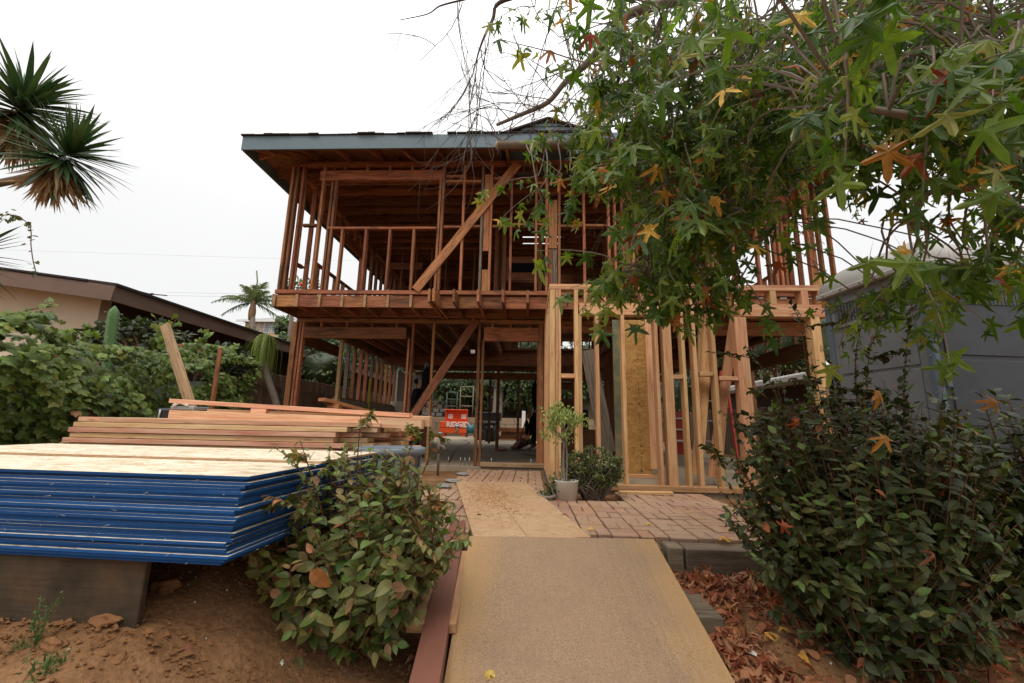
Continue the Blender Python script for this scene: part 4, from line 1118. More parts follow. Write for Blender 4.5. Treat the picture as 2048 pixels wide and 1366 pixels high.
# red brown lumber along the yard wall
for k, (x0, x1, y0, y1, z0, z1, lab) in enumerate(((997, 1062, 860, 866, -.38, -.20, 'upper red brown timber stacked by the yard wall'), (1002, 1062, 868, 873, -.56, -.39, 'middle red brown timber stacked by the yard wall'), (992, 1062, 874, 878, -.74, -.58, 'lowest red brown timber stacked by the yard wall'))):
    X0_, X1_ = onY(x0, y0, 19.5).x, onY(x1 + 180, y0, 19.5).x
    tag(block('timber', (X0_, 19.5 + .05 * k, z0), (X1_, 20.1, z1), 'old_wood', None), lab, 'timber', 'red brown timbers by the yard wall')
p0 = onY(1047, 858, 22); tag(block('pvc_pipe', (p0.x - .09, 22, -.75), (p0.x + .09, 22.1, onY(1046, 822, 22).z), 'white_pvc', None), 'white upright board standing before the yard wall', 'board')
# yard wall, block terraces, slope
wallz = onY(1025, 836, 25.1).z
yw = thing('yard_wall', 'low tan rendered block wall along the back of the yard', 'wall', (0, 25.2, -.77))
for k, x in enumerate(np.arange(-7, 9, 1.02)):
    for q in range(3): block('wall_block', (x + (.5 if q % 2 else 0), 25.1, -.79 + q * (wallz + .79) / 3), (x + 1.0 + (.5 if q % 2 else 0), 25.35, -.80 + (q + 1) * (wallz + .79) / 3 - .008), 'low_wall_tan', yw, .012)
def terrace(x0, x1, y, z0, rows, cols, mat, label, gap=.1):
    t = thing('block_terrace', label, 'wall', ((x0 + x1) / 2, y, z0)); bw = (x1 - x0) / cols
    for r in range(rows):
        for c in range(cols):
            xx = x0 + c * bw + (bw / 2 if r % 2 else 0)
            block('block', (xx, y + r * .08, z0 + r * .26), (xx + bw - gap, y + r * .08 + .3, z0 + r * .26 + .20), mat, t, .015)
terrace(onY(1212, 800, 27).x, onY(1262, 800, 27).x, 27, onY(1220, 830, 27).z, 9, 4, 'block_tan', 'open jointed tan block terrace seen through the porch')
terrace(onY(846, 800, 27).x, onY(888, 800, 27).x, 27, onY(868, 832, 27).z, 9, 3, 'block_grey', 'stacked grey block terrace left of the orange box')
def frame_rack(x0, x1, y0, y1, Y, mat, label, n=3):
    a, b2 = onY(x0, y1, Y), onY(x1, y0, Y); t = thing('scaffold_frame', label, 'scaffold', ((a.x + b2.x) / 2, Y, a.z))
    for x in (a.x, b2.x): tube('upright', [(x, Y, a.z - .8), (x, Y, b2.z)], .032, mat, t)
    for k in range(n): z = lerp(a.z, b2.z, k / (n - 1)); tube('rail', [(a.x, Y, z), (b2.x, Y, z)], .032, mat, t)
frame_rack(893, 915, 785, 812, 25.8, 'scaffold_green', 'pale green tube scaffold frame behind the orange box'); frame_rack(920, 947, 774, 812, 25.7, 'scaffold_cream', 'cream scaffold frame right of the green one')
# poles, tree trunk by the slope
for x0, lab in ((989, 'thin brown palm left of the pale one on the slope'), (1000.5, 'pale slender palm standing on the slope')):
    p = onY(x0, 820, 27.5); tag(tube('slender_palm', smooth_path([(p.x, 27.5, p.z - .5), (p.x + J(.1), 27.5, 2), (p.x + J(.2), 27.6, 6.5)]), .17, 'palm_trunk', None), lab, 'palm')
# hanging black coat, broom and rubble inside the entrance
cc = onY(1066, 850, 12.0)
ct = thing('hung_coat', 'black coat and bags hanging on the inner studs right of the entrance', 'coat', (cc.x, 12.0, cc.z))
def lump(name, c, r, mat, parent=None, sub=3, amp=.25, f=2.2, seed=0):
    bm = bmesh.new(); bmesh.ops.create_icosphere(bm, subdivisions=sub, radius=1.0)
    for v in bm.verts:
        n = noise.noise(v.co * f + Vector((seed * 3.1, seed, 0))) ; v.co = Vector((v.co.x * r[0], v.co.y * r[1], v.co.z * r[2])) * (1 + amp * n)
    return bm_obj(name, bm, mat, parent, mat not in ('stone', 'clod', 'pale_chip', 'block_grey') or parent is not None, Matrix.Translation(c))
lump('coat_body', onY(1070, 855, 12.0), (.17, .14, .40), 'black_cloth', ct, seed=1); lump('sleeve', onY(1054, 855, 11.9), (.06, .06, .19), 'black_cloth', ct, seed=2); lump('hood', onY(1070, 790, 12.1), (.09, .1, .42), 'black_cloth', ct, seed=3)
for k in range(3): board('batten', onY(1058 + k * 4, 840, 12.3), onY(1063 + k * 5, 808, 12.3), .035, .02, ('broom_yellow', 'label_white', 'pile_wood')[k], ct, (0, 1, 0))
br = thing('broom', 'yellow handled broom leaning beside the entrance studs', 'broom', onfloor(1036, 898))
a, b2 = onfloor(1036, 896) + Vector((0, 0, .06)), onY(1057, 825, 12.1)
tube('handle', [a, b2], .022, 'broom_yellow', br); block('head', (a.x - .16, a.y - .06, -.765), (a.x + .16, a.y + .06, -.69), 'broom_yellow', br, .015)
rb = thing('rubble_heap', 'heap of broken wood and rubble at the foot of the entrance studs', 'rubble', onfloor(1060, 903))
for k in range(26):
    c = onfloor(1060, 900) + Vector((random.uniform(-.45, .35), random.uniform(-.3, .6), 0)); h = random.uniform(.02, .26)
    M = Matrix.Translation(c + Vector((0, 0, h))) @ Matrix.Rotation(random.uniform(0, 6.3), 4, 'Z') @ Matrix.Rotation(J(.5), 4, 'X') @ Matrix.Rotation(J(.4), 4, 'Y')
    bm_obj('offcut', box_bm(random.uniform(.15, .45), random.uniform(.06, .16), random.uniform(.03, .09), .006), random.choice(('old_wood_inner', 'grey_wood', 'stone')), rb, mat=M)
c = onfloor(1003, 903); tag(board('offcut', c + Vector((-.14, -.05, .035)), c + Vector((.16, .08, .04)), .09, .06, 'old_wood', None), 'small wood offcut alone on the slab inside the doorway', 'offcut')
for k, (pts, lab) in enumerate(((((950, 905), (985, 892), (1035, 905), (1080, 915)), 'thin extension cord snaking across the slab inside the doorway'), (((898, 925), (915, 895), (940, 886), (925, 880)), 'thin cord looping on the slab left of the doorway studs'))):
    tag(tube('cord', smooth_path([onfloor(*p) + Vector((0, 0, .012)) for p in pts]), .008, 'wire_black', None, 6), lab, 'cord')
# anchor bolts along the slab edge
for k, x in enumerate((875, 897, 921, 930, 939, 983, 1062)):
    p = onY(x, 925, 7.85); tag(tube('anchor_bolt', [(p.x, 7.83, -.78), (p.x, 7.83, -.62)], .007, 'metal_grey', None, 6), ORD[k] + ' thin anchor bolt from the left along the slab edge', 'bolt', 'anchor bolts along the slab edge')
# boxes, level on the left wall
lv = onX(745, 775, -4.3); tag(block('spirit_level', (-4.40, lv.y - .03, -.2), (-4.36, lv.y + .06, onX(745, 760, -4.36).z), 'yellow_paint', None), 'yellow spirit level standing upright against the left wall studs', 'level')
for k, (x, Y, lab) in enumerate(((-4.2, 13.6, 'left cream carton on the left stem wall'), (-3.9, 13.9, 'right cream carton next to the first on the left wall'))):
    tag(block('carton', (x - .33 + .1 * k, Y, .22 - .0), (x + .28, Y + .35, .62), 'cream_card', None, .006), lab, 'carton')
tag(block('workbench', (-4.36, 13.3, -.765), (-3.4, 14.4, .215), 'old_wood_inner', None), 'dark bench carrying the cream cartons by the left wall', 'bench')
# ladder and hand truck behind the porch
ld = thing('step_ladder', 'red folding ladder standing open behind the porch boards', 'ladder', (onY(1455, 860, 7.3).x, 7.3, -.73))
pA, pB = onY(1436, 940, 7.1), onY(1441, 742, 7.25); pC, pD = onY(1478, 930, 7.1), onY(1450, 742, 7.25)
for o_ in (0, .32):
    for a_, b_2 in ((pA, pB), (pC, pD)): board('rail', (a_.x - o_ * .6, a_.y + o_, -.73), (b_2.x - o_ * .3, b_2.y + o_, b_2.z), .025, .06, 'red_ladder', ld, (0, 1, 0))
for k in range(5):
    t_ = k / 5 + .1; a_ = Vector((pA.x, pA.y, -.73)).lerp(pB, t_); board('tread', (a_.x, a_.y, a_.z), (a_.x - .19, a_.y + .32, a_.z), .08, .02, 'galvanised', ld)
rl = thing('red_stool', 'red stepped stool standing behind the porch posts', 'stool', (onY(1356, 830, 12).x, 12, -.77))
q = onY(1356, 830, 12)
for k in range(3): block('step', (q.x - .25, 11.9 + .12 * k, -.4 + .3 * k), (q.x + .25, 12.15 + .12 * k, -.36 + .3 * k), 'label_white', rl)
block('back', (q.x - .22, 12.3, -.76), (q.x + .22, 12.36, .42), 'red_ladder', rl); block('leg', (q.x - .25, 11.9, -.76), (q.x - .2, 12.0, .2), 'red_ladder', rl); block('leg', (q.x + .2, 11.9, -.76), (q.x + .25, 12.0, .2), 'red_ladder', rl)
hp = onfloor(1221, 882); tag(tube('bike_rack', smooth_path([(hp.x - .09, hp.y, -.76), (hp.x - .09, hp.y, -.1), (hp.x, hp.y, 0), (hp.x + .09, hp.y, -.1), (hp.x + .09, hp.y, -.76)], 5), .035, 'black_plastic', None), 'black inverted U handle beyond the slab seen left of the gold panel', 'handle')
mw = thing('microwave', 'black microwave with grey door on the dark inner shelf', 'microwave', (1.05, 11.6, .0)); c = onY(1147, 838, 11.6)
block('body', (c.x - .34, 11.6, c.z - .27), (c.x + .40, 11.95, c.z + .26), 'black_plastic', mw, .01); block('door', (c.x - .16, 11.585, c.z - .1), (c.x + .22, 11.6, c.z + .13), 'potty_grey', mw, .004); block('tray', (c.x - .05, 11.58, c.z - .2), (c.x + .32, 11.6, c.z - .16), 'galvanised', mw, .002)
tag(block('cupboard', (c.x - .55, 11.55, -.765), (c.x + .7, 12.0, c.z - .272), W2, None), 'dark cupboard under the black microwave', 'cupboard')

# ------------------------------------------------------------------ the worker behind the let-in brace
def build_person():
    X, Y = onY(834, 770, 9.2).x, 9.2; z = -.765
    t = thing('person', 'worker in grey cap and dark clothes behind the lower brace, facing right', 'person', (X, Y, z))
    J_ = {'pel': (0, 0, .93), 'wst': (.01, 0, 1.08), 'chs': (.03, 0, 1.30), 'nck': (.05, 0, 1.46), 'hd0': (.075, 0, 1.53), 'hd1': (.085, 0, 1.63), 'hd2': (.075, 0, 1.70)}
    for s, n in ((-1, 'a'), (1, 'b')):
        J_.update({'sh' + n: (.03, s * .19, 1.40), 'el' + n: (.08 - .1 * (s < 0), s * .24, 1.13), 'wr' + n: (.30, s * .20, 1.10), 'pm' + n: (.37, s * .19, 1.10),
                   'hp' + n: (0, s * .10, .88), 'kn' + n: (.03, s * .11, .48), 'an' + n: (0 + .06 * s, s * .11, .09), 'to' + n: (.16 + .06 * s, s * .12, .03)})
        for f in range(4): J_['f%d' % f + n] = (.405, s * (.16 + .02 * f), 1.11); J_['g%d' % f + n] = (.45 - .01 * abs(f - 1.5), s * (.155 + .021 * f), 1.07)
        J_['t0' + n] = (.36, s * .15, 1.12); J_['t1' + n] = (.40, s * .135, 1.12)
    rad = dict(pel=.15, wst=.135, chs=.16, nck=.06, hd0=.075, hd1=.10, hd2=.085)
    base = dict(sh=.075, el=.050, wr=.034, pm=.035, hp=.10, kn=.062, an=.045, to=.040, f0=.01, f1=.01, f2=.01, f3=.01, g0=.008, g1=.008, g2=.008, g3=.008, t0=.012, t1=.010)
    E = [('pel', 'wst'), ('wst', 'chs'), ('chs', 'nck'), ('nck', 'hd0'), ('hd0', 'hd1'), ('hd1', 'hd2')]
    for n in 'ab':
        E += [('chs', 'sh' + n), ('sh' + n, 'el' + n), ('el' + n, 'wr' + n), ('wr' + n, 'pm' + n), ('pel', 'hp' + n), ('hp' + n, 'kn' + n), ('kn' + n, 'an' + n), ('an' + n, 'to' + n), ('pm' + n, 't0' + n), ('t0' + n, 't1' + n)]
        for f in range(4): E += [('pm' + n, 'f%d' % f + n), ('f%d' % f + n, 'g%d' % f + n)]
    keys = list(J_); me = bpy.data.meshes.new('body'); me.from_pydata([J_[k] for k in keys], [(keys.index(a), keys.index(b2)) for a, b2 in E], [])
    o = bpy.data.objects.new('body_rig', me); COL.objects.link(o)
    o.modifiers.new('Skin', 'SKIN'); o.modifiers.new('Sub', 'SUBSURF').levels = 2
    if not me.skin_vertices: 
        bmq = bmesh.new(); bmq.from_mesh(me); bmq.verts.layers.skin.verify(); bmq.to_mesh(me); bmq.free()
    for k, v in zip(keys, me.skin_vertices[0].data): r = rad.get(k, base.get(k[:2], .05)); v.radius = (r, r); v.use_root = (k == 'pel')
    dgr = bpy.context.evaluated_depsgraph_get(); fm = bpy.data.meshes.new_from_object(o.evaluated_get(dgr)); bpy.data.objects.remove(o)
    fm.materials.clear()
    for k in ('shirt_dark', 'skin', 'trouser_dark', 'black_plastic'): fm.materials.append(MATS[k])
    idx = []
    for p in fm.polygons:
        c = p.center
        idx.append(1 if c.z > 1.475 or (c.x > .28 and 1.0 < c.z < 1.2) else 3 if c.z < .1 else 2 if c.z < .98 else 0)
    fm.polygons.foreach_set('material_index', idx); fm.polygons.foreach_set('use_smooth', [True] * len(idx))
    M = Matrix.Translation((X, Y, z))
    put(bpy.data.objects.new('body', fm), t, M)
    lump('cap', (X + .075, Y, z + 1.71), (.115, .095, .075), 'cap_grey', t, amp=.03)
    lump('cap_peak', (X + .20, Y, z + 1.685), (.075, .075, .013), 'cap_grey', t, amp=.02)
    lump('nose', (X + .185, Y, z + 1.61), (.022, .015, .024), 'skin', t, amp=.0, sub=2); lump('ear', (X + .07, Y - .09, z + 1.62), (.022, .012, .034), 'skin', t, amp=0, sub=2)
    for s in (-1, 1): lump('eye', (X + .17, Y + s * .035, z + 1.64), (.012, .013, .01), 'label_white', t, amp=0, sub=2)
    block('mouth', (X + .165, Y - .028, z + 1.558), (X + .175, Y + .028, z + 1.566), 'stone', t, .002)
    lump('hair', (X + .02, Y, z + 1.63), (.085, .092, .075), 'black_cloth', t, amp=.05)
build_person()
cb = onY(852, 770, 9.0); hc = thing('hung_jacket', 'dark jacket with grey hood hung on the stud beside the worker', 'jacket', (cb.x, 9.0, cb.z))
lump('jacket_body', cb, (.10, .10, .42), 'black_cloth', hc, seed=4); lump('hood', onY(853, 735, 9.0), (.05, .05, .12), 'cap_grey', hc, seed=5)
# ================================================================== LEFT NEIGHBOUR, FENCE
nb = thing('neighbour_house', 'low tan stucco house with brown eaves behind the ivy hedge', 'house', (-9.5, 12, -.9))
NX, NY = -7.25, 6.75
zc1, zc0 = onY(233, 574, NY).z, onY(228, 603, NY).z
NX = onY(232, 590, NY).x
RS = .13
wx0, wx1 = NX - 7, NX - .85
V = [(x, y, z) for y in (NY + .55, NY + .75) for x, z in ((wx0, -1), (wx1, -1), (wx1, zc1 + .85 * RS - .005), (wx0, zc1 + 7 * RS - .005))]
obj('wall', V, [(0, 1, 2, 3), (7, 6, 5, 4), (1, 5, 6, 2), (0, 4, 5, 1), (3, 2, 6, 7), (4, 0, 3, 7)], 'stucco', nb)
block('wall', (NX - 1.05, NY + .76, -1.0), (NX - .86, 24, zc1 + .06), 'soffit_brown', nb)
beamy(nb, NY - .02, 24, NX - .02, zc0, zc1, .04, 'fascia_brown', 'fascia')
lb = (NX - 7, NY - .02)
board('fascia', (NX + .0, NY - .04, (zc0 + zc1) / 2), (NX - 7, NY - .04, (zc0 + zc1) / 2 + 7 * RS), .04, zc1 - zc0, 'fascia_brown', nb)
V = []
for y in (NY - .06, 24):
    for x, dz in ((NX + .04, 0), (NX - 7, 7 * RS)): V += [(x, y, zc1 + dz + .004), (x, y, zc1 + dz + .05)]
obj('roof', V, [(0, 1, 3, 2), (4, 6, 7, 5), (1, 5, 7, 3), (0, 4, 5, 1), (2, 3, 7, 6), (0, 2, 6, 4)], 'roof_dark', nb)
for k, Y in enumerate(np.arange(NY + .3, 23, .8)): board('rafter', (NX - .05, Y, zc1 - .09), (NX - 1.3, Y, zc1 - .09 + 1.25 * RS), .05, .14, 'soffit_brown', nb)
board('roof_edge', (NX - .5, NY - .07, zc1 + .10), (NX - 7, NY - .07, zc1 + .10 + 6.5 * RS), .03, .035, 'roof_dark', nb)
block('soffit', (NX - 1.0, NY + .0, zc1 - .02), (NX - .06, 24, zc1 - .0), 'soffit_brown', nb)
a_, b2 = onY(280, 583, 11.5), onY(334, 591, 11.5)
an = thing('roof_antenna', 'thin old antenna bar above the neighbour roof', 'antenna', (a_.lerp(b2, .5)))
tube('boom', [a_, a_.lerp(b2, .4) + Vector((0, 0, -.03)), b2], .016, 'antenna_grey', an, 6); tube('mast', [a_.lerp(b2, .45), a_.lerp(b2, .45) - Vector((0, 0, .9))], .014, 'antenna_grey', an, 6)
tube('clamp', [a_.lerp(b2, .45) + Vector((-.04, 0, -.02)), a_.lerp(b2, .45) + Vector((.04, 0, -.02))], .03, 'antenna_grey', an, 6)
for k, (pa, pb, r, lab) in enumerate((((-200, 493, 40), (1500, 545, 40), .012, 'faint uppermost overhead wire crossing the sky left of the house'), ((335, 585, 30), (700, 588, 30), .013, 'overhead wire running right from the antenna bar'), ((334, 591, 30), (700, 594, 30), .013, 'overhead wire just below the one at the antenna bar'), ((480, 647, 30), (640, 648, 30), .016, 'upper dark wire crossing the peach house'), ((480, 653, 30), (640, 653, 30), .016, 'lower dark wire crossing the peach house'))):
    a, b2 = onY(*pa), onY(*pb); tag(tube('overhead_wire', smooth_path([a, a.lerp(b2, .5) - Vector((0, 0, .06)), b2]), r * .45, 'wire_black', None, 5), lab, 'wire', 'overhead wires')
fence = thing('wooden_fence', 'weathered brown board fence beyond the ponytail palm', 'fence', (-5.75, 11, -.85))
ftop = lambda Y: .95 + .02 * math.sin(Y)
for k, Y in enumerate(np.arange(7.0, 21, .148)):
    z1 = ftop(Y) + J(.02); block('fence_board', (-5.78 + J(.006), Y, -.9), (-5.755, Y + .14, z1), 'fence_wood', fence, .004)
for Y in np.arange(7.4, 21, 2.1): block('fence_post', (-5.75, Y, -.9), (-5.655, Y + .095, .80), 'grey_wood', fence, .004)
for z in (-.3, .62): block('fence_rail', (-5.752, 7.0, z), (-5.715, 21, z + .085), 'fence_wood', fence, .003)
Y = 7.0
while Y < 21: block('fence_cap', (-5.735, Y, .70), (-5.71, Y + .145, .98 + J(.012)), 'fence_wood', fence, .004); Y += .15
# hedge support stakes
tag(board('leaning_post', onY(330, 650, 4.62), onY(392, 845, 4.45) , .095, .045, 'weathered_post', None, (0, 1, 0)), 'square cut tan post leaning against the ivy hedge behind the lumber', 'post')
tag(board('stake', onY(441, 696, 5.6), onY(418, 850, 5.5), .05, .03, 'old_wood', None, (0, 1, 0)), 'thin reddish stake at the right end of the ivy hedge', 'stake')

# ================================================================== IVY HEDGE
def hedge():
    t = thing('ivy_hedge', 'thick ivy hedge covering the boundary behind the lumber and sheets', 'hedge', (-5.0, 5.2, -.9))
    N = 8600
    u = RNG.random(N); Y = 2.3 + u * 4.65
    top = .60 + .10 * np.sin(Y * 2.1) + .30 * np.clip((Y - 4.0) / 3.3, 0, 1) + .12 * np.sin(Y * 5.3 + 1)
    face = -4.62 - .10 * np.clip(Y - 5, 0, 9)
    s = RNG.random(N)
    ang = np.where(s < .62, 0, 1)
    v = RNG.random(N)
    bulge = .28
    z = np.where(s < .62, -.75 + (top + .60) * v ** .8, top + .03)
    over = .16 * np.sin(Y * 3.3 + z * 4) + .10 * np.sin(Y * 7.1 + z * 6.3)
    x = np.where(s < .62, face + bulge * np.sin(np.clip((z + .75) / (top + .75), 0, 1) * 2.6) + over, face + .30 - 1.3 * v)
    z = np.where(s < .62, z, top + .10 - .5 * (v - .3) ** 2 + .10 * np.sin(Y * 6 + v * 5))
    x = x - RNG.random(N) * .22
    nor = np.stack([np.where(s < .62, 1.0, .35), RNG.normal(0, .35, N) - .25, np.where(s < .62, .55, 1.0) + RNG.normal(0, .3, N)], -1)
    tip = np.stack([np.full(N, .45) + RNG.normal(0, .4, N), RNG.normal(0, .6, N) - .2, np.full(N, -.8) + RNG.normal(0, .3, N)], -1)
    size = RNG.uniform(.048, .105, N); size *= np.where(Y < 4.2, 1.05, .86)
    mo = np.where(RNG.random(N) < np.clip((z - top + .45) * .30, .0, .3), 1, 0); mo = np.where(RNG.random(N) < .008, 2, mo)
    P = np.stack([x, Y, z], -1)
    # bright shoots rising over the top
    for sx, sy, ang2 in ((20, 640, 60), (250, 0, 0)):
        pass
    shoots = []
    for (a, b2) in ((onY(0, 640, 3.7), onY(100, 612, 4.0)), (onY(25, 660, 3.8), onY(90, 620, 4.0)), (onY(125, 690, 4.4), onY(135, 668, 4.4)), (onY(170, 690, 4.6), onY(185, 668, 4.6)), (onY(320, 690, 4.75), onY(352, 640, 4.7)), (onY(320, 700, 4.75), onY(318, 640, 4.7)), (onY(400, 690, 5.5), onY(410, 665, 5.5)), (onY(440, 700, 6), onY(470, 690, 6))):
        for q in range(16): shoots.append((a.lerp(b2, q / 15) + Vector((J(.05), J(.05), J(.04))), (b2 - a).normalized()))
    ps = np.array([p for p, d in shoots]); ds = np.array([d for p, d in shoots]); n2 = len(ps)
    P = np.concatenate([P, ps]); nor = np.concatenate([nor, np.array([[.4, -.6, .8]] * n2) + rv(n2, .3)]); tip = np.concatenate([tip, ds + rv(n2, .6)]); size = np.concatenate([size, RNG.uniform(.05, .09, n2)]); mo = np.concatenate([mo, np.where(RNG.random(n2) < .6, 1, 0)])
    foliage(t, 'ivy', [ivy_leaf_t(k) for k in range(4)], P, tip, nor, size, mo, ['ivy_leaf', 'ivy_bright', 'dry_leaf'], 300)
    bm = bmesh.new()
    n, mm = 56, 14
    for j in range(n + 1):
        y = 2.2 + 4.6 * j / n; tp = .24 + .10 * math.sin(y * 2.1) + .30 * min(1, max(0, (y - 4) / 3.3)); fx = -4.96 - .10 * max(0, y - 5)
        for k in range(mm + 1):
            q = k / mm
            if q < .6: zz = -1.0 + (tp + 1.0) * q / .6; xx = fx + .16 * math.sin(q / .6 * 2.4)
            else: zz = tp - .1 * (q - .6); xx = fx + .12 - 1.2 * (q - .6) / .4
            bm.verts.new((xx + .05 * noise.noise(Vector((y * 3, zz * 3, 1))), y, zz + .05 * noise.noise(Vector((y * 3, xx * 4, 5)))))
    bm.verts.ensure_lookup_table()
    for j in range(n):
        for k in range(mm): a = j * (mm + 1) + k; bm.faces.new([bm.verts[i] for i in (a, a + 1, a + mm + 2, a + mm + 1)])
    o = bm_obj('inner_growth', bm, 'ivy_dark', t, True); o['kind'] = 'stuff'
    V, F = tube_geo([(smooth_path([a, a.lerp(b2, .5) + Vector((0, 0, .02)), b2], 3), .006) for a, b2 in ((onY(0, 640, 3.7), onY(100, 612, 4.0)), (onY(320, 690, 4.75), onY(352, 640, 4.7)))], 5)
    obj('stem', V, F, 'stem_brown', t)
hedge()
def clump(name, label, cat, c, r, n, mats, size, temps='oval', single=0, group=None, down=.3, shell=.55, trunk=True, cell=16, key=None, twig='stem_brown'):
    """free standing bush: leaves through an uneven crown on branching stems"""
    c = Vector(c); t = thing(name, label, cat, (c.x, c.y, c.z - r[2]), group)
    d = norm(rv(n)); rr = shell + (1 - shell) * RNG.random(n) ** .6
    w = np.array([1 + .28 * noise.noise(Vector(q * 2.3) + c) + .18 * noise.noise(Vector(q * 5) + c) for q in d])
    P = np.array(c) + d * (rr * w)[:, None] * np.array(r)
    tip = d * .7 + rv(n, .5) + np.array([0, 0, -down]); nor = d * .6 + np.array([0, -.15, .8]) + rv(n, .35)
    sz = RNG.uniform(*size, n)
    T = {'oval': [oval_leaf(.5, .16, .18, 0), oval_leaf(.56, .1, .3, 1), oval_leaf(.46, .25, .1, 2)], 'small': [small_leaf()], 'ivy': [ivy_leaf_t(k) for k in range(3)], 'blade': [blade_leaf(.16)]}[temps]
    mo = RNG.choice(len(mats), n, p=([1] if len(mats) == 1 else [.82] + [.18 / (len(mats) - 1)] * (len(mats) - 1)))
    foliage(t, key or name, T, P, tip, nor, sz, mo, mats, single, cell=cell)
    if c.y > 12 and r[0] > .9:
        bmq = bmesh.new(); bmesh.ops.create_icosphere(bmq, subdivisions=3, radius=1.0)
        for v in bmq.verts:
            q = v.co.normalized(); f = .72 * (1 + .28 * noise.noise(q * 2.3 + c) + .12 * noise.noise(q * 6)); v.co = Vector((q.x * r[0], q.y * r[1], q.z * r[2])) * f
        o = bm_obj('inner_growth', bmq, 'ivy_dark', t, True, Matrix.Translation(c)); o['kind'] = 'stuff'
    paths = []
    for k in range(14):
        e = Vector(P[int(RNG.integers(n))]).lerp(c, .3); b0 = Vector((c.x + J(.06) * r[0] * 6, c.y + J(.06), c.z - r[2] * 1.05)); paths.append((smooth_path([b0, b0.lerp(e, .5) + Vector((J(.1), J(.1), .05)) * r[0], e], 3), taper(7, .02 * r[0] + .004, .004)))
    V, F = tube_geo(paths, 5); o = obj('stem', V, F, twig, t, True)
    return t
clump('shaded_bush', 'dark leafy bush under the brown eaves beyond the hedge end', 'bush', onY(462, 742, 6.9), (.34, .4, .45), 700, ['ivy_dark', 'ivy_leaf'], (.06, .11), 'ivy', 60)
clump('eave_creeper', 'dark creeper heaped against the neighbour wall behind the cactus', 'creeper', onY(270, 668, 6.6) + Vector((0, 0, -.1)), (.95, .4, .36), 700, ['ivy_dark', 'ivy_leaf'], (.07, .12), 'ivy', 40)
# cactus
def cactus():
    b0, t0 = onY(222, 700, 6.1), onY(230, 612, 6.1); t = thing('cactus', 'single ribbed green cactus column rising from the hedge', 'cactus', b0)
    V, F = [], []; n, rings = 20, 14
    for j in range(rings + 1):
        q = j / rings; z = lerp(b0.z - .3, t0.z, q); r0 = .080 * (1 if q < .8 else math.sqrt(max(0.02, 1 - ((q - .8) / .2) ** 2))) * (.8 + .2 * min(1, q * 3))
        for k in range(n):
            a = 2 * math.pi * k / n; r = r0 * (1.0 if k % 4 == 0 else .80 if k % 4 == 2 else .9); V.append((lerp(b0.x, t0.x, q) + r * math.cos(a), b0.y + r * math.sin(a), z))
    for j in range(rings):
        for k in range(n): a = j * n + k; F.append((a, j * n + (k + 1) % n, (j + 1) * n + (k + 1) % n, a + n))
    obj('body', V, F, 'cactus_skin', t, True)
    sp_ = []
    for j in range(12):
        for k in range(0, n, 4):
            a = 2 * math.pi * k / n; q = (j + .5) / 13; c = Vector((lerp(b0.x, t0.x, q) + .078 * math.cos(a), b0.y + .078 * math.sin(a), lerp(b0.z - .3, t0.z, q)))
            for s in range(3): sp_.append(([c, c + Vector((math.cos(a), math.sin(a), 0)) * .03 + Vector((J(.02), J(.02), J(.02)))], .0016))
    V, F = tube_geo(sp_, 3); o = obj('spines', V, F, 'pale_chip', t); o['kind'] = 'stuff'; o.name = 'spine_tufts'
cactus()
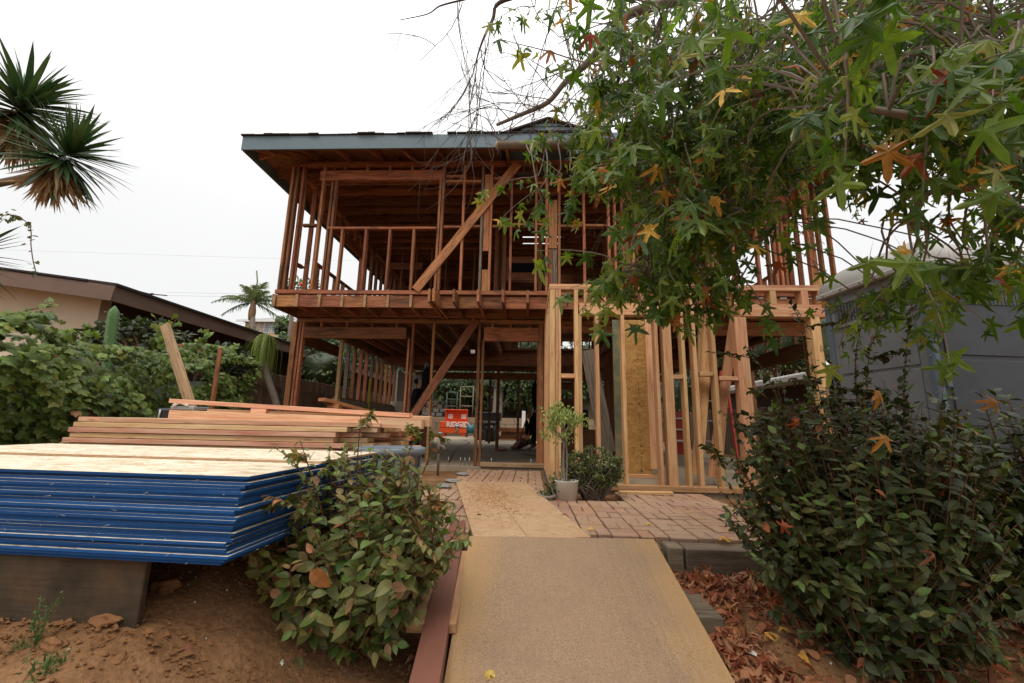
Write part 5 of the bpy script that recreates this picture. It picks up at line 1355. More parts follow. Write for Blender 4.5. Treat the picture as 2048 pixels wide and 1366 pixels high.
# yucca heads at the left edge
def yucca():
    t = thing('yucca_tree', 'branching yucca with spiky green heads and hanging dead leaves', 'yucca', (-6.4, 4.3, -.9))
    t0 = Vector((-6.6, 4.4, -.9))
    h1, h2 = onY(42, 222, 4.3), onY(128, 318, 4.1); h3 = onY(-70, 520, 4.2)
    j0 = onY(-30, 372, 4.3)
    V, F = tube_geo([(smooth_path([t0, Vector((-6.2, 4.4, .8)), j0, onY(0, 300, 4.3), h1]), [.12] * 7 + taper(18, .06, .035)), (smooth_path([j0, onY(60, 352, 4.2), h2]), taper(13, .045, .035)), (smooth_path([Vector((-6.3, 4.4, .5)), h3]), taper(7, .08, .05))], 10)
    obj('trunk', V, F, 'bark_grey', t, True)
    P, T, N_, S, M = [], [], [], [], []
    for c, ax, n, L0 in ((h1, Vector((.25, -.1, .85)), 190, .70), (h2, Vector((.55, -.1, .45)), 170, .58), (h3, Vector((.4, 0, .8)), 60, .55)):
        ax = ax.normalized()
        for k in range(n):
            d = Vector(norm(rv())); f = random.uniform(-.55, 1)
            d = (d - ax * d.dot(ax)).normalized() * math.sqrt(max(0, 1 - f * f)) + ax * f
            P.append(c + ax * .10 * f + d * .03); T.append(d); N_.append(ax * .9 + Vector((0, 0, .6)) - d * .2); S.append(L0 * random.uniform(.75, 1.1)); M.append(0)
        for k in range(int(n * 1.1)):
            d = Vector((random.gauss(0, .42), random.gauss(0, .42), -1)).normalized(); P.append(c - ax * random.uniform(.02, .2) + Vector((J(.03), J(.03), 0))); T.append(d); N_.append(Vector((J(1), J(1), .2))); S.append(L0 * random.uniform(.55, .95)); M.append(1)
    foliage(t, 'yucca', [blade_leaf(.085, .06), blade_leaf(.10, .16), blade_leaf(.07, .02)], np.array(P), np.array(T), np.array(N_), np.array(S), np.array(M), ['yucca_leaf', 'yucca_dead'], 300, cell=6)
    # thin dry flower stalks on the heads
    V, F = tube_geo([(smooth_path([h1 + Vector((.05, 0, .1)), h1 + Vector((.12, 0, .3)), h1 + Vector((.2, 0, .46))], 3), .006), (smooth_path([h2 + Vector((.1, 0, .1)), h2 + Vector((.2, 0, .22)), h2 + Vector((.24, 0, .34))], 3), .005)], 5)
    obj('flower_stalk', V, F, 'twig_grey', t)
    # creeper strand hanging from the branch
    s_ = thing('hanging_vine', 'thin ivy strand hanging in the sky below the yucca', 'vine', onY(70, 540, 4.2))
    pts = smooth_path([onY(0, 430, 4.2), onY(35, 432, 4.2), onY(60, 455, 4.2), onY(62, 490, 4.2), onY(66, 520, 4.2), onY(72, 545, 4.2)], 8)
    tube('stem', pts, .005, 'stem_brown', s_, 5)
    n = 46; I = RNG.integers(2, len(pts), n); I[:24] = RNG.integers(2, 14, 24)
    pp_ = np.array([pts[i] for i in I]) + rv(n, .025); pp_[:24] += np.array([-.12, 0, .0]) * RNG.random((24, 1)) * 2
    foliage(s_, 'vine', [ivy_leaf_t(7)], pp_, rv(n) + [0, 0, -.8], rv(n) + [.2, -1, .5], RNG.uniform(.03, .055, n), np.zeros(n, int), ['ivy_leaf'], 46, cell=3)
yucca()
# ponytail palm
def ponytail():
    h = onY(530, 682, 7.6); t = thing('ponytail_palm', 'small ponytail palm with drooping pale green tuft on a bent stem', 'palm', (h.x + .25, 7.6, -.85))
    b0 = onY(556, 830, 7.6); pts = smooth_path([Vector((b0.x + .05, 7.6, -.9)), b0, onY(533, 745, 7.6), h]); V, F = tube_geo([(pts, taper(len(pts), .075, .05))], 9); obj('trunk', V, F, 'bark_grey', t, True)
    n = 170; a = RNG.uniform(0, 6.283, n); up = RNG.uniform(-.1, .9, n)
    V, F = [], []
    for k in range(n):
        d = Vector((math.cos(a[k]), math.sin(a[k]), 0)); L0 = RNG.uniform(.45, .95); w = .008; side = Vector((-d.y, d.x, 0)) * w; n0 = len(V); seg = 6
        reach = L0 * RNG.uniform(.18, .36)
        for s in range(seg + 1):
            q = s / seg; p = h + d * (reach * math.sin(min(1, q * 1.6) * 1.57)) + Vector((0, 0, .16 * up[k] * math.sin(q * 3.1) + .10 * (1 - q) - L0 * .85 * q ** 1.7))
            ww = side * (1 - q ** 3); V += [p - ww, p + ww]
        for s in range(seg): i = n0 + 2 * s; F.append((i, i + 1, i + 3, i + 2))
    o = obj('leaf_tuft', V, F, 'ponytail_leaf', t); o['kind'] = 'stuff'
ponytail()
# queen palm and the house behind
def queen_palm():
    Y = 42; c = onY(507, 606, Y); g0 = Vector((onY(504, 700, Y).x, Y, 6.0)); t = thing('palm_tree', 'tall feather palm standing before the peach house', 'palm tree', g0)
    V, F = tube_geo([(smooth_path([g0, g0.lerp(c, .6), c - Vector((0, 0, 1.2))]), .27)], 10); obj('trunk', V, F, 'palm_trunk', t, True)
    V, F = tube_geo([([c - Vector((0, 0, 1.9)), c - Vector((0, 0, 1.5)), c - Vector((0, 0, .9)), c - Vector((0, 0, .1)), c + Vector((0, 0, .6))], [.26, .34, .36, .24, .12])], 10); obj('boot', V, F, 'palm_boot', t, True)
    tube('spear', [c, c + Vector((.1, 0, 2.4)), c + Vector((-.15, 0, 3.6))], .07, 'palm_leaf', t)
    fr = [(-170, 15, 4.4), (-150, 60, 3.6), (-120, 80, 3.2), (-60, 80, 3.2), (-28, 55, 4.3), (-5, 25, 4.2), (15, 0, 3.9), (-178, -8, 3.2), (-100, 60, 3.0), (35, -20, 3.8), (-140, 20, 3.2), (5, 55, 3.0), (60, 30, 3.4), (120, 40, 3.4), (170, 40, 3.0), (90, 60, 3.2)]
    for az, el, L0 in fr:
        az, el = R_(az), R_(el + 8); d = Vector((math.cos(az) * math.cos(el), math.sin(az) * math.cos(el), math.sin(el))); side = d.cross(Vector((0, 0, 1))).normalized(); V, F = [], []; pts = []
        for s in range(15): q = s / 14; pts.append(c + d * (L0 * q) + Vector((0, 0, -L0 * .42 * q ** 2.2)))
        v, f = tube_geo([(pts, taper(15, .07, .015))], 4); V += v; F += f
        for s in range(2, 15):
            for h in range(3):
                for sg in (-1, 1):
                    q = pts[s].lerp(pts[max(0, s - 1)], h / 3); dr = (pts[s] - pts[s - 1]).normalized(); ln = .72 * math.sin(min(1, s / 14 + .12) * 2.9) + .2
                    e = q + (dr * .5 + side * sg * .55 + Vector((J(.25), J(.25), -.45 + J(.35)))).normalized() * ln; w = dr * .06; n0 = len(V); V += [q - w, q + w, e]; F.append((n0, n0 + 1, n0 + 2))
        obj('frond', V, F, 'palm_leaf', t)
queen_palm()
fh = thing('peach_house', 'distant peach two storey house with white framed windows', 'house', (onY(550, 660, 58).x, 60, 6.3))
P = lambda x, y, Y=58: onY(x, y, Y)
block('wall', (P(490, 650).x, 58, 5.5), (P(640, 650).x, 66, P(540, 642).z), 'peach_wall', fh, .02)
zr0 = P(540, 642).z; V = [(P(480, 642).x, 57.2, zr0), (P(660, 642).x, 57.2, zr0), (P(660, 642).x, 67, zr0), (P(480, 642).x, 67, zr0), (P(520, 642).x, 62, zr0 + 1.5), (P(640, 642).x, 62, zr0 + 1.5)]
obj('roof', V, [(0, 1, 5, 4), (1, 2, 5), (2, 3, 4, 5), (3, 0, 4), (3, 2, 1, 0)], 'grey_shingle', fh)
block('eave_board', (P(480, 642).x, 57.15, zr0 - .3), (P(660, 642).x, 57.3, zr0 + .02), 'white_trim', fh)
for x0, x1 in ((515, 522), (527, 542), (542, 558)):
    a, b2 = P(x0, 666), P(x1, 646); f = block('window', (a.x, 57.9, a.z), (b2.x, 57.98, b2.z), 'white_trim', fh); block('pane', (a.x + .12, 57.86, a.z + .12), (b2.x - .12, 57.895, b2.z - .12), 'window_glass', f, 0)
clump('round_tree', 'small rounded tree in front of the peach house window', 'tree', onY(569, 655, 52), (1.05, 1.0, 1.3), 420, ['far_leaf', 'ivy_bright'], (.4, .7), 'oval')
clump('roof_shrub', 'leafy shrub below the small round tree', 'bush', onY(572, 682, 40), (1.6, 1, .7), 380, ['far_leaf', 'ivy_bright'], (.25, .45), 'oval')
clump('palm_shrub', 'low leafy shrub at the foot of the tall palm', 'bush', onY(500, 668, 38), (1.4, 1, .5), 250, ['far_leaf', 'ivy_bright'], (.25, .5), 'blade')
for k, (x, y, Y, lab) in enumerate(((590, 570, 30, 'left treetop just over the upper floor edge'), (622, 572, 32, 'right treetop with a red bloom over the upper floor edge'))):
    c = onY(x, y + 10, Y); t = clump('treetop', lab, 'tree', c, (.8, .8, .9), 220, ['far_leaf', 'ivy_bright'], (.25, .45), 'oval', group='treetops behind the upper floor'); tube('trunk', [c, (c.x, c.y, 1.5)], .14, 'bark_grey', t)
rf = onY(603, 569, 29.2); fl = thing('red_flower', 'single red bloom on the treetop seen between the corner studs', 'flower', rf); lump('bloom', rf, (.13, .13, .13), 'red_flower', fl, amp=.4); tube('stalk', [rf, rf - Vector((0, -.6, .8))], .02, 'stem_brown', fl)
# greenery seen through the frame
for k, (x, y, Y, r, n, lab) in enumerate(((650, 745, 13.5, (1.0, 1.2, .9), 500, 'pale flowering bush against the fence left of the studs'), (720, 720, 21, (1.6, 2, 1.9), 900, 'tall green bush behind the left wall studs'), (775, 740, 24, (1.5, 2, 1.7), 800, 'green bush beyond the far left wall studs'), (660, 690, 24, (2.2, 2, 1.6), 800, 'rusty green bush on the bank beyond the fence'), (905, 770, 27.5, (1.7, 1.3, 1.4), 900, 'broad leaved plants on the bank over the orange box'), (955, 775, 28.5, (1.8, 1.3, 1.5), 900, 'broad leaved bush on the bank left of the pale palm trunk'), (1040, 765, 28, (2.0, 1.4, 1.8), 2000, 'grey green bush covering the bank right of the pale palm trunk'), (1110, 770, 29, (2.2, 1.4, 1.7), 800, 'shadowed bush on the bank behind the porch corner'), (1030, 715, 33, (3.8, 2, 2.9), 2600, 'dark mass of bushes at the top of the bank'), (1190, 740, 31, (3.2, 2, 2.6), 1800, 'bush on the bank above the tan block terrace'), (880, 740, 33, (3.2, 2, 2.2), 1800, 'dark bushes topping the left part of the bank'), (1395, 800, 24, (2.4, 2, 2.4), 800, 'dark bush glimpsed behind the leaning porch boards'), (1560, 680, 19, (3.4, 2, 1.9), 2600, 'green bush above the low white roof on the right'), (1440, 730, 21, (2.2, 2, 1.6), 900, 'green bush behind the crossed porch boards'), (1670, 690, 17, (1.5, 1.5, 1.6), 700, 'green bush between the house and the portable toilet'))):
    c = onY(x, y, Y); clump('bank_bush', lab, 'bush', c, r, n, ['far_leaf', 'bush_leaf', 'ivy_bright'] if k % 2 else ['far_leaf', 'ivy_leaf'], (.16, .34) if Y > 20 else (.09, .17), 'oval')
# low white roof and fence on the right
wr = thing('white_roof_shed', 'low outbuilding with white roof edge seen through the right bay', 'shed', (9.3, 14.5, -.9))
a, b2 = onX(1500, 762, 7.6), onX(1612, 735, 7.6)
Y0, Y1 = 10.5, 17; zw = onY(1590, 742, 11.5).z
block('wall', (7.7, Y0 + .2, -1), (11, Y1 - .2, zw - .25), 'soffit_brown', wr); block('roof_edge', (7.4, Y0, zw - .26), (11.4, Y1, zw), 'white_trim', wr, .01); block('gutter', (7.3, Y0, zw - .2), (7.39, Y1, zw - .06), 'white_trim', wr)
tag(block('planter_box', (7.45, 10.9, zw + .004), (8.0, 11.5, zw + .2), 'white_trim', None, .02), 'small white box standing on the low white roof', 'box')
rf_ = thing('wooden_fence', 'brown board fence along the right boundary below the white roof', 'fence', (6.6, 12, -.9))
for Y in np.arange(6.6, 19, .15): block('fence_board', (6.6 + J(.005), Y, -1), (6.625, Y + .143, .58 + J(.02)), 'fence_wood', rf_, .003)
for Y in np.arange(7, 19, 2.2): block('fence_post', (6.5, Y, -1), (6.59, Y + .09, .62), 'grey_wood', rf_, .003)

# ================================================================== PORTABLE TOILET
TM = Matrix.Translation((3.27, 3.52, 0)) @ Matrix.Rotation(R_(7.0), 4, 'Z')
toilet = thing('portable_toilet', 'grey portable toilet with pale roof behind the right shrub', 'portable toilet', TM.to_translation() + Vector((.5, .5, -.85)))
def tb(name, lo, hi, mat, ch=.008):
    c = [(l + h) / 2 for l, h in zip(lo, hi)]
    return bm_obj(name, box_bm(*[h - l for l, h in zip(lo, hi)], ch), mat, toilet, mat=TM @ Matrix.Translation(c))
TZ0, TZ1 = -.74, 1.365; LX, LY = 1.12, 1.0
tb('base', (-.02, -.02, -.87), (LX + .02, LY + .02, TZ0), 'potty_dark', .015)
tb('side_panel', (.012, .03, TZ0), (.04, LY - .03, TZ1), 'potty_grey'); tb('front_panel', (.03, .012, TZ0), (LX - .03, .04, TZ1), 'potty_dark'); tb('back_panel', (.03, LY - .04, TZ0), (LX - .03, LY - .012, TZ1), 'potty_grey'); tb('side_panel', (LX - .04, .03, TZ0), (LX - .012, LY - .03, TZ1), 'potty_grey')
for x in (0, LX - .05):
    for y in (0, LY - .05): tb('corner_post', (x - .008, y - .008, TZ0), (x + .058, y + .058, TZ1), 'potty_trim', .015)
# raised side ribs, vent with frame, recessed lower field
for z0, z1, y0, y1 in ((.98, 1.0, .08, .92),): pass
tb('vent', (.004, .12, 1.06), (.014, .88, 1.26), 'vent_mesh', 0)
for lo, hi in (((-.006, .08, 1.26), (.02, .92, 1.30)), ((-.006, .08, 1.02), (.02, .92, 1.06)), ((-.006, .08, 1.06), (.02, .12, 1.26)), ((-.006, .88, 1.06), (.02, .92, 1.26))): tb('vent_frame', lo, hi, 'potty_grey', .006)
for y in np.arange(.15, .87, .036): tb('vent_bar', (-.001, y, 1.065), (.006, y + .012, 1.255), 'potty_dark', 0)
for z0, z1 in ((.55, .95), (.10, .52), (-.35, .07)): tb('raised_field', (.0, .12, z0), (.016, .88, z1), 'potty_grey', .007)
tb('lower_field', (.002, .2, -.70), (.016, .8, -.40), 'potty_grey', .007)
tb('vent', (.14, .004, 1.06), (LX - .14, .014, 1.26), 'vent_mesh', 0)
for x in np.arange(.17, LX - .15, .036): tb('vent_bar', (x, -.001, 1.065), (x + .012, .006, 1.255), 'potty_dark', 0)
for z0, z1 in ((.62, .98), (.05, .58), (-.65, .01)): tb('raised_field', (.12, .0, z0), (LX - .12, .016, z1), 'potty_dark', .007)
tb('roof_rim', (-.05, -.05, TZ1), (LX + .05, LY + .05, TZ1 + .055), 'potty_roof', .015)
bm = bmesh.new(); rows = []
for j in range(9):
    q = j / 8; ins = .5 * (1 - math.cos(q * 1.57)); hh = .30 * math.sin(q * 1.57)
    rows.append([bm.verts.new((lerp(-.03, LX / 2 - .18, ins * 2) if sx < 0 else lerp(LX + .03, LX / 2 + .18, ins * 2), lerp(-.03, LY / 2 - .1, ins * 2) if sy < 0 else lerp(LY + .03, LY / 2 + .1, ins * 2), TZ1 + .056 + hh)) for sx, sy in ((-1, -1), (1, -1), (1, 1), (-1, 1))])
for j in range(8):
    for k in range(4): bm.faces.new((rows[j][k], rows[j][(k + 1) % 4], rows[j + 1][(k + 1) % 4], rows[j + 1][k]))
bm.faces.new(rows[-1]); bm_obj('roof', bm, 'potty_roof', toilet, True, TM)
for y in np.arange(.06, LY, .22): tb('screw', (-.058, y, TZ1 + .022), (-.048, y + .016, TZ1 + .038), 'metal_grey', .003)
for x in np.arange(.06, LX, .22): tb('screw', (x, -.058, TZ1 + .022), (x + .016, -.048, TZ1 + .038), 'metal_grey', .003)
for z in np.arange(-.6, 1.3, .3): tb('screw', (-.016, .012, z), (-.007, .024, z + .012), 'metal_grey', .002)
tb('vent_pipe', (.82, .78, TZ1), (.92, .88, TZ1 + .42), 'potty_dark', .03)

for x in (.30, .56, .82): tb('rib', (x, -.004, -.62), (x + .03, .002, -.02), 'potty_dark', .002)
for y in (.30, .50, .70): tb('rib', (-.004, y, -.32), (.002, y + .025, .04), 'potty_grey', .002)
for z in (-.5, .35, .95): tb('hinge', (.058, -.022, z), (.10, -.002, z + .12), 'potty_trim', .006)
tb('latch', (LX - .2, -.03, .05), (LX - .12, .0, .16), 'black_plastic', .01)
# ================================================================== SHRUBS
def shrub(name, label, base, c, r, ntw, mats, size, lean, tips, single, key, shoots=(), dry=0, gap=.05, stemmat='stem_brown'):
    """many arching twigs from the base; leaves in pairs along their outer part"""
    base, c = Vector(base), Vector(c); t = thing(name, label, 'shrub', base)
    P, T, N_, S, M, paths = [], [], [], [], [], []
    ends = []
    for k in range(ntw):
        d = Vector(norm(rv())); d.z = d.z if d.z > -.97 else -d.z * .3
        w = (1 + .22 * noise.noise(d * 2.6 + c)) * random.uniform(.74, 1.06)
        ends.append((c + Vector((d.x * r[0], d.y * r[1], d.z * r[2])) * w, d, False))
    for s in shoots: ends.append((Vector(s), Vector((J(.2), J(.2), 1)).normalized(), True))
    extra = []
    for e, d, sh in ends:
        if sh:
            b0 = c + Vector(((e - c).x * .6, (e - c).y * .6, r[2] * .3))
            for q in range(5 if r[2] > .55 else 2):
                p = b0.lerp(e, random.uniform(.15, .95)); extra.append((p, p + Vector((random.gauss(0, .13), random.gauss(0, .12), random.uniform(-.02, .16)))))
    for e, d, sh in ends + [(q, p, 'x') for p, q in extra]:
        if sh != 'x': b0 = base + Vector((J(.16), J(.16), J(.02))); ctl = b0.lerp(e, .55) + Vector((0, 0, .14 * r[2])) + Vector((d.x, d.y, 0)) * .12
        if sh == 'x': b0 = d; d = (e - b0).normalized(); ctl = b0.lerp(e, .5) + Vector((0, 0, .02))
        elif sh: b0 = c + Vector(((e - c).x * .6, (e - c).y * .6, r[2] * .3)); ctl = b0.lerp(e, .5) + Vector((J(.14), J(.12), .04))
        pts = [b0.lerp(ctl, q).lerp(ctl.lerp(e, q), q) for q in np.linspace(0, 1, 12)]
        paths.append((pts, taper(12, .0055 if sh != 'x' else .0025, .0012)))
        L0 = (e - b0).length; q = .30 if not sh else .1; sg = 1
        while q < 1.0:
            i = min(10, int(q * 11)); p = pts[i].lerp(pts[i + 1], q * 11 - i); tg = (pts[i + 1] - pts[i]).normalized()
            side = tg.cross(Vector((0, 0, 1))); side = side.normalized() if side.length > .05 else Vector((1, 0, 0)); roll = random.uniform(-.9, .9)
            side = side * math.cos(roll) + Vector((0, 0, 1)) * math.sin(roll)
            P.append(p); T.append(tg * .55 + side * sg * .8 + Vector((J(.3), J(.3), -.25 + J(.3)))); N_.append(Vector((0, -.12, .75)) + d * .55 + Vector((J(.4), J(.4), J(.3))))
            f = 1 if not sh else .62
            S.append(random.uniform(*size) * f * (1.0 if q < .85 else .72)); M.append(1 if (q > .9 and random.random() < tips) else (2 if random.random() < dry else 0))
            sg = -sg; q += gap * random.uniform(.6, 1.2) * (.8 / max(.4, L0)) * (1 if not sh else .42)
    foliage(t, key, [oval_leaf(.50, .14, .16, 0), oval_leaf(.58, .08, .28, 1), oval_leaf(.46, .22, .10, 2), oval_leaf(.54, .05, .4, 3)], np.array(P), np.array(T), np.array(N_), np.array(S), np.array(M), mats, single, cell=14)
    V, F = tube_geo(paths, 5); o = obj('twig_growth', V, F, stemmat, t, True); o['kind'] = 'stuff'
    return t
sL = [onY(722, 830, 1.95), onY(548, 895, 1.8), onY(600, 880, 1.85), onY(840, 860, 2.1), onY(862, 850, 2.1), onY(905, 1020, 2.0), onY(528, 990, 1.75), onY(895, 1130, 1.95)]
shrub('left_shrub', 'dusty green leafy shrub between the blue sheets and the ramp', (-.87, 2.32, -1.09), (-.86, 2.27, -.57), (.48, .43, .46), 330, ['bush_leaf', 'bush_tip', 'dry_leaf'], (.042, .092), 0, .30, 300, 'bush', sL, .014, .05)
sR = [onY(1490, 690, 2.5), onY(1600, 630, 2.6), onY(1740, 600, 2.4), onY(1830, 570, 2.3), onY(1745, 670, 2.3), onY(1440, 820, 2.5), onY(1430, 930, 2.4), onY(1640, 690, 2.5)]
shrub('right_shrub', 'large dark green shrub in front of the portable toilet', (1.75, 2.45, -1.12), (1.74, 2.45, -.42), (.64, .56, .76), 580, ['shrub_leaf', 'shrub_tip', 'dry_leaf'], (.038, .084), 0, .34, 300, 'shrub', sR, .012, .043)
shrub('corner_shrub', 'dark shrub at the far right edge beside the toilet door', (2.75, 2.55, -1.0), (2.72, 2.6, -.36), (.52, .5, .62), 260, ['shrub_leaf', 'shrub_tip', 'dry_leaf'], (.06, .10), 0, .2, 160, 'shrub', (), .02, .055)
# a few gum leaves caught in the shrubs come with the fallen leaves below
# ================================================================== POT, SMALL TREE, JADE
pot = onY(1133, 997, 4.9); pr = abs(onY(1158, 975, 4.9).x - onY(1110, 975, 4.9).x) / 2
pz_ = -.815
pt_ = thing('plant_pot', 'round white pot beside the path boards', 'pot', (pot.x, 4.9, pz_))
zt5 = onY(1133, 964, 4.75).z
lathe('shell', [(.001, pz_ * 0), (pr * .86, 0), (pr, zt5 - pz_ - .01), (pr + .008, zt5 - pz_), (pr - .015, zt5 - pz_), (pr - .02, zt5 - pz_ - .03), (.001, zt5 - pz_ - .035)], 'white_pot', pt_, (pot.x, 4.9, pz_), 32)
ft = thing('small_tree', 'small pale leaved tree growing in the white pot', 'small tree', (pot.x, 4.9, zt5 - .03))
b0 = Vector((pot.x - .02, 4.9, zt5 - .04)); k1 = onY(1128, 880, 4.9); tops = [onY(x, y, 4.9 + dy) for x, y, dy in ((1100, 830, -.05), (1115, 812, 0), (1136, 825, .06), (1150, 835, -.03), (1163, 838, .02), (1104, 852, .05), (1125, 835, -.1), (1140, 845, .08), (1120, 828, .1))]
paths = [(smooth_path([b0, onY(1127, 930, 4.9), k1], 5), taper(11, .016, .011)), (smooth_path([b0 + Vector((.02, 0, 0)), onY(1134, 920, 4.9), k1 + Vector((.02, 0, .02))], 5), taper(11, .010, .008))]
for tp in tops: paths.append((smooth_path([k1, k1.lerp(tp, .5) + Vector((J(.04), J(.03), -.01)), tp], 4), taper(9, .009, .003)))
V, F = tube_geo(paths, 6); obj('trunk', V, F, 'twig_grey', ft, True)
n = 620; ct = np.array([tops[i] for i in RNG.integers(0, len(tops), n)]); P = ct + rv(n, 1) * np.array([.045, .05, .042])
P = np.concatenate([P, np.array([onY(1112, 830, 4.9)] * 150 + [onY(1132, 868, 4.9)] * 60 + [onY(1098, 868, 4.9)] * 60) + rv(270) * [.06, .07, .045]]); n = len(P)
foliage(ft, 'ficus', [oval_leaf(.5, .1, .3, 0)], P, rv(n, .6) + [0, 0, -1.0], rv(n, .5) + [0, -.6, .6], RNG.uniform(.028, .05, n), np.zeros(n, int), ['ficus_leaf'], 150, cell=5)
def jade(name, label, cx, cy, Y, rx, h, nb, per):
    c = onY(cx, cy, Y); t = thing(name, label, 'succulent', (c.x, Y, -.83)); paths = []; P, T, N_, S = [], [], [], []
    for k in range(nb):
        a = random.uniform(0, 6.28); rr = random.random() ** .5; e = Vector((c.x + rx * rr * math.cos(a), Y + rx * .75 * rr * math.sin(a), -.82 + h * random.uniform(.30, 1) * (1 - .35 * rr)))
        b0 = Vector((c.x + J(.1), Y + J(.08), -.84)); paths.append((smooth_path([b0, b0.lerp(e, .5) + Vector((J(.05), J(.05), .02)), e], 3), taper(7, .016, .006)))
        for q in range(per): d = Vector(norm(rv())); d.z = abs(d.z) * .9 + .1; P.append(e + d * .022 + Vector((J(.03), J(.03), J(.025)))); T.append(d); N_.append(Vector((0, 0, 1)) + Vector(rv(None, .4))); S.append(random.uniform(.026, .045))
    V, F = tube_geo(paths, 6); obj('stem', V, F, 'bark_grey', t, True)
    foliage(t, 'jade', [oval_leaf(.46, .2, .05, 0)], np.array(P), np.array(T), np.array(N_), np.array(S), (RNG.random(len(P)) < .12).astype(int), ['jade_leaf', 'ficus_leaf'], 220, cell=5)
jade('jade_plant', 'bushy dark green jade plant right of the white pot', 1184, 930, 5.08, .33, .60, 130, 36)
jade('jade_plant', 'low jade sprawl left of the white pot', 1098, 970, 5.0, .10, .16, 12, 18)
jade('jade_plant', 'jade stems rising inside the white pot', 1118, 955, 4.92, .09, .32, 12, 20)
tag(tube('dry_stick', smooth_path([onZ(1075, 990, -.79), onZ(1095, 996, -.78), onZ(1118, 990, -.77)]), .02, 'twig_grey', None), 'grey dead stick lying at the left foot of the white pot', 'stick')
for k, (x, y, lab) in enumerate(((905, 962, 'long grey stone fragment beside the path left edge'), (888, 972, 'grey stone fragment nearest the left shrub beside the path'), (925, 948, 'flat stone fragment near the tap by the path'))):
    c = onZ(x, y, -.78); lump('stone', c, (.10, .06, .03), 'block_grey', None, 3, .3, 1.6, k); tag(bpy.data.objects[-1] if False else COL.objects[-1], lab, 'stone')

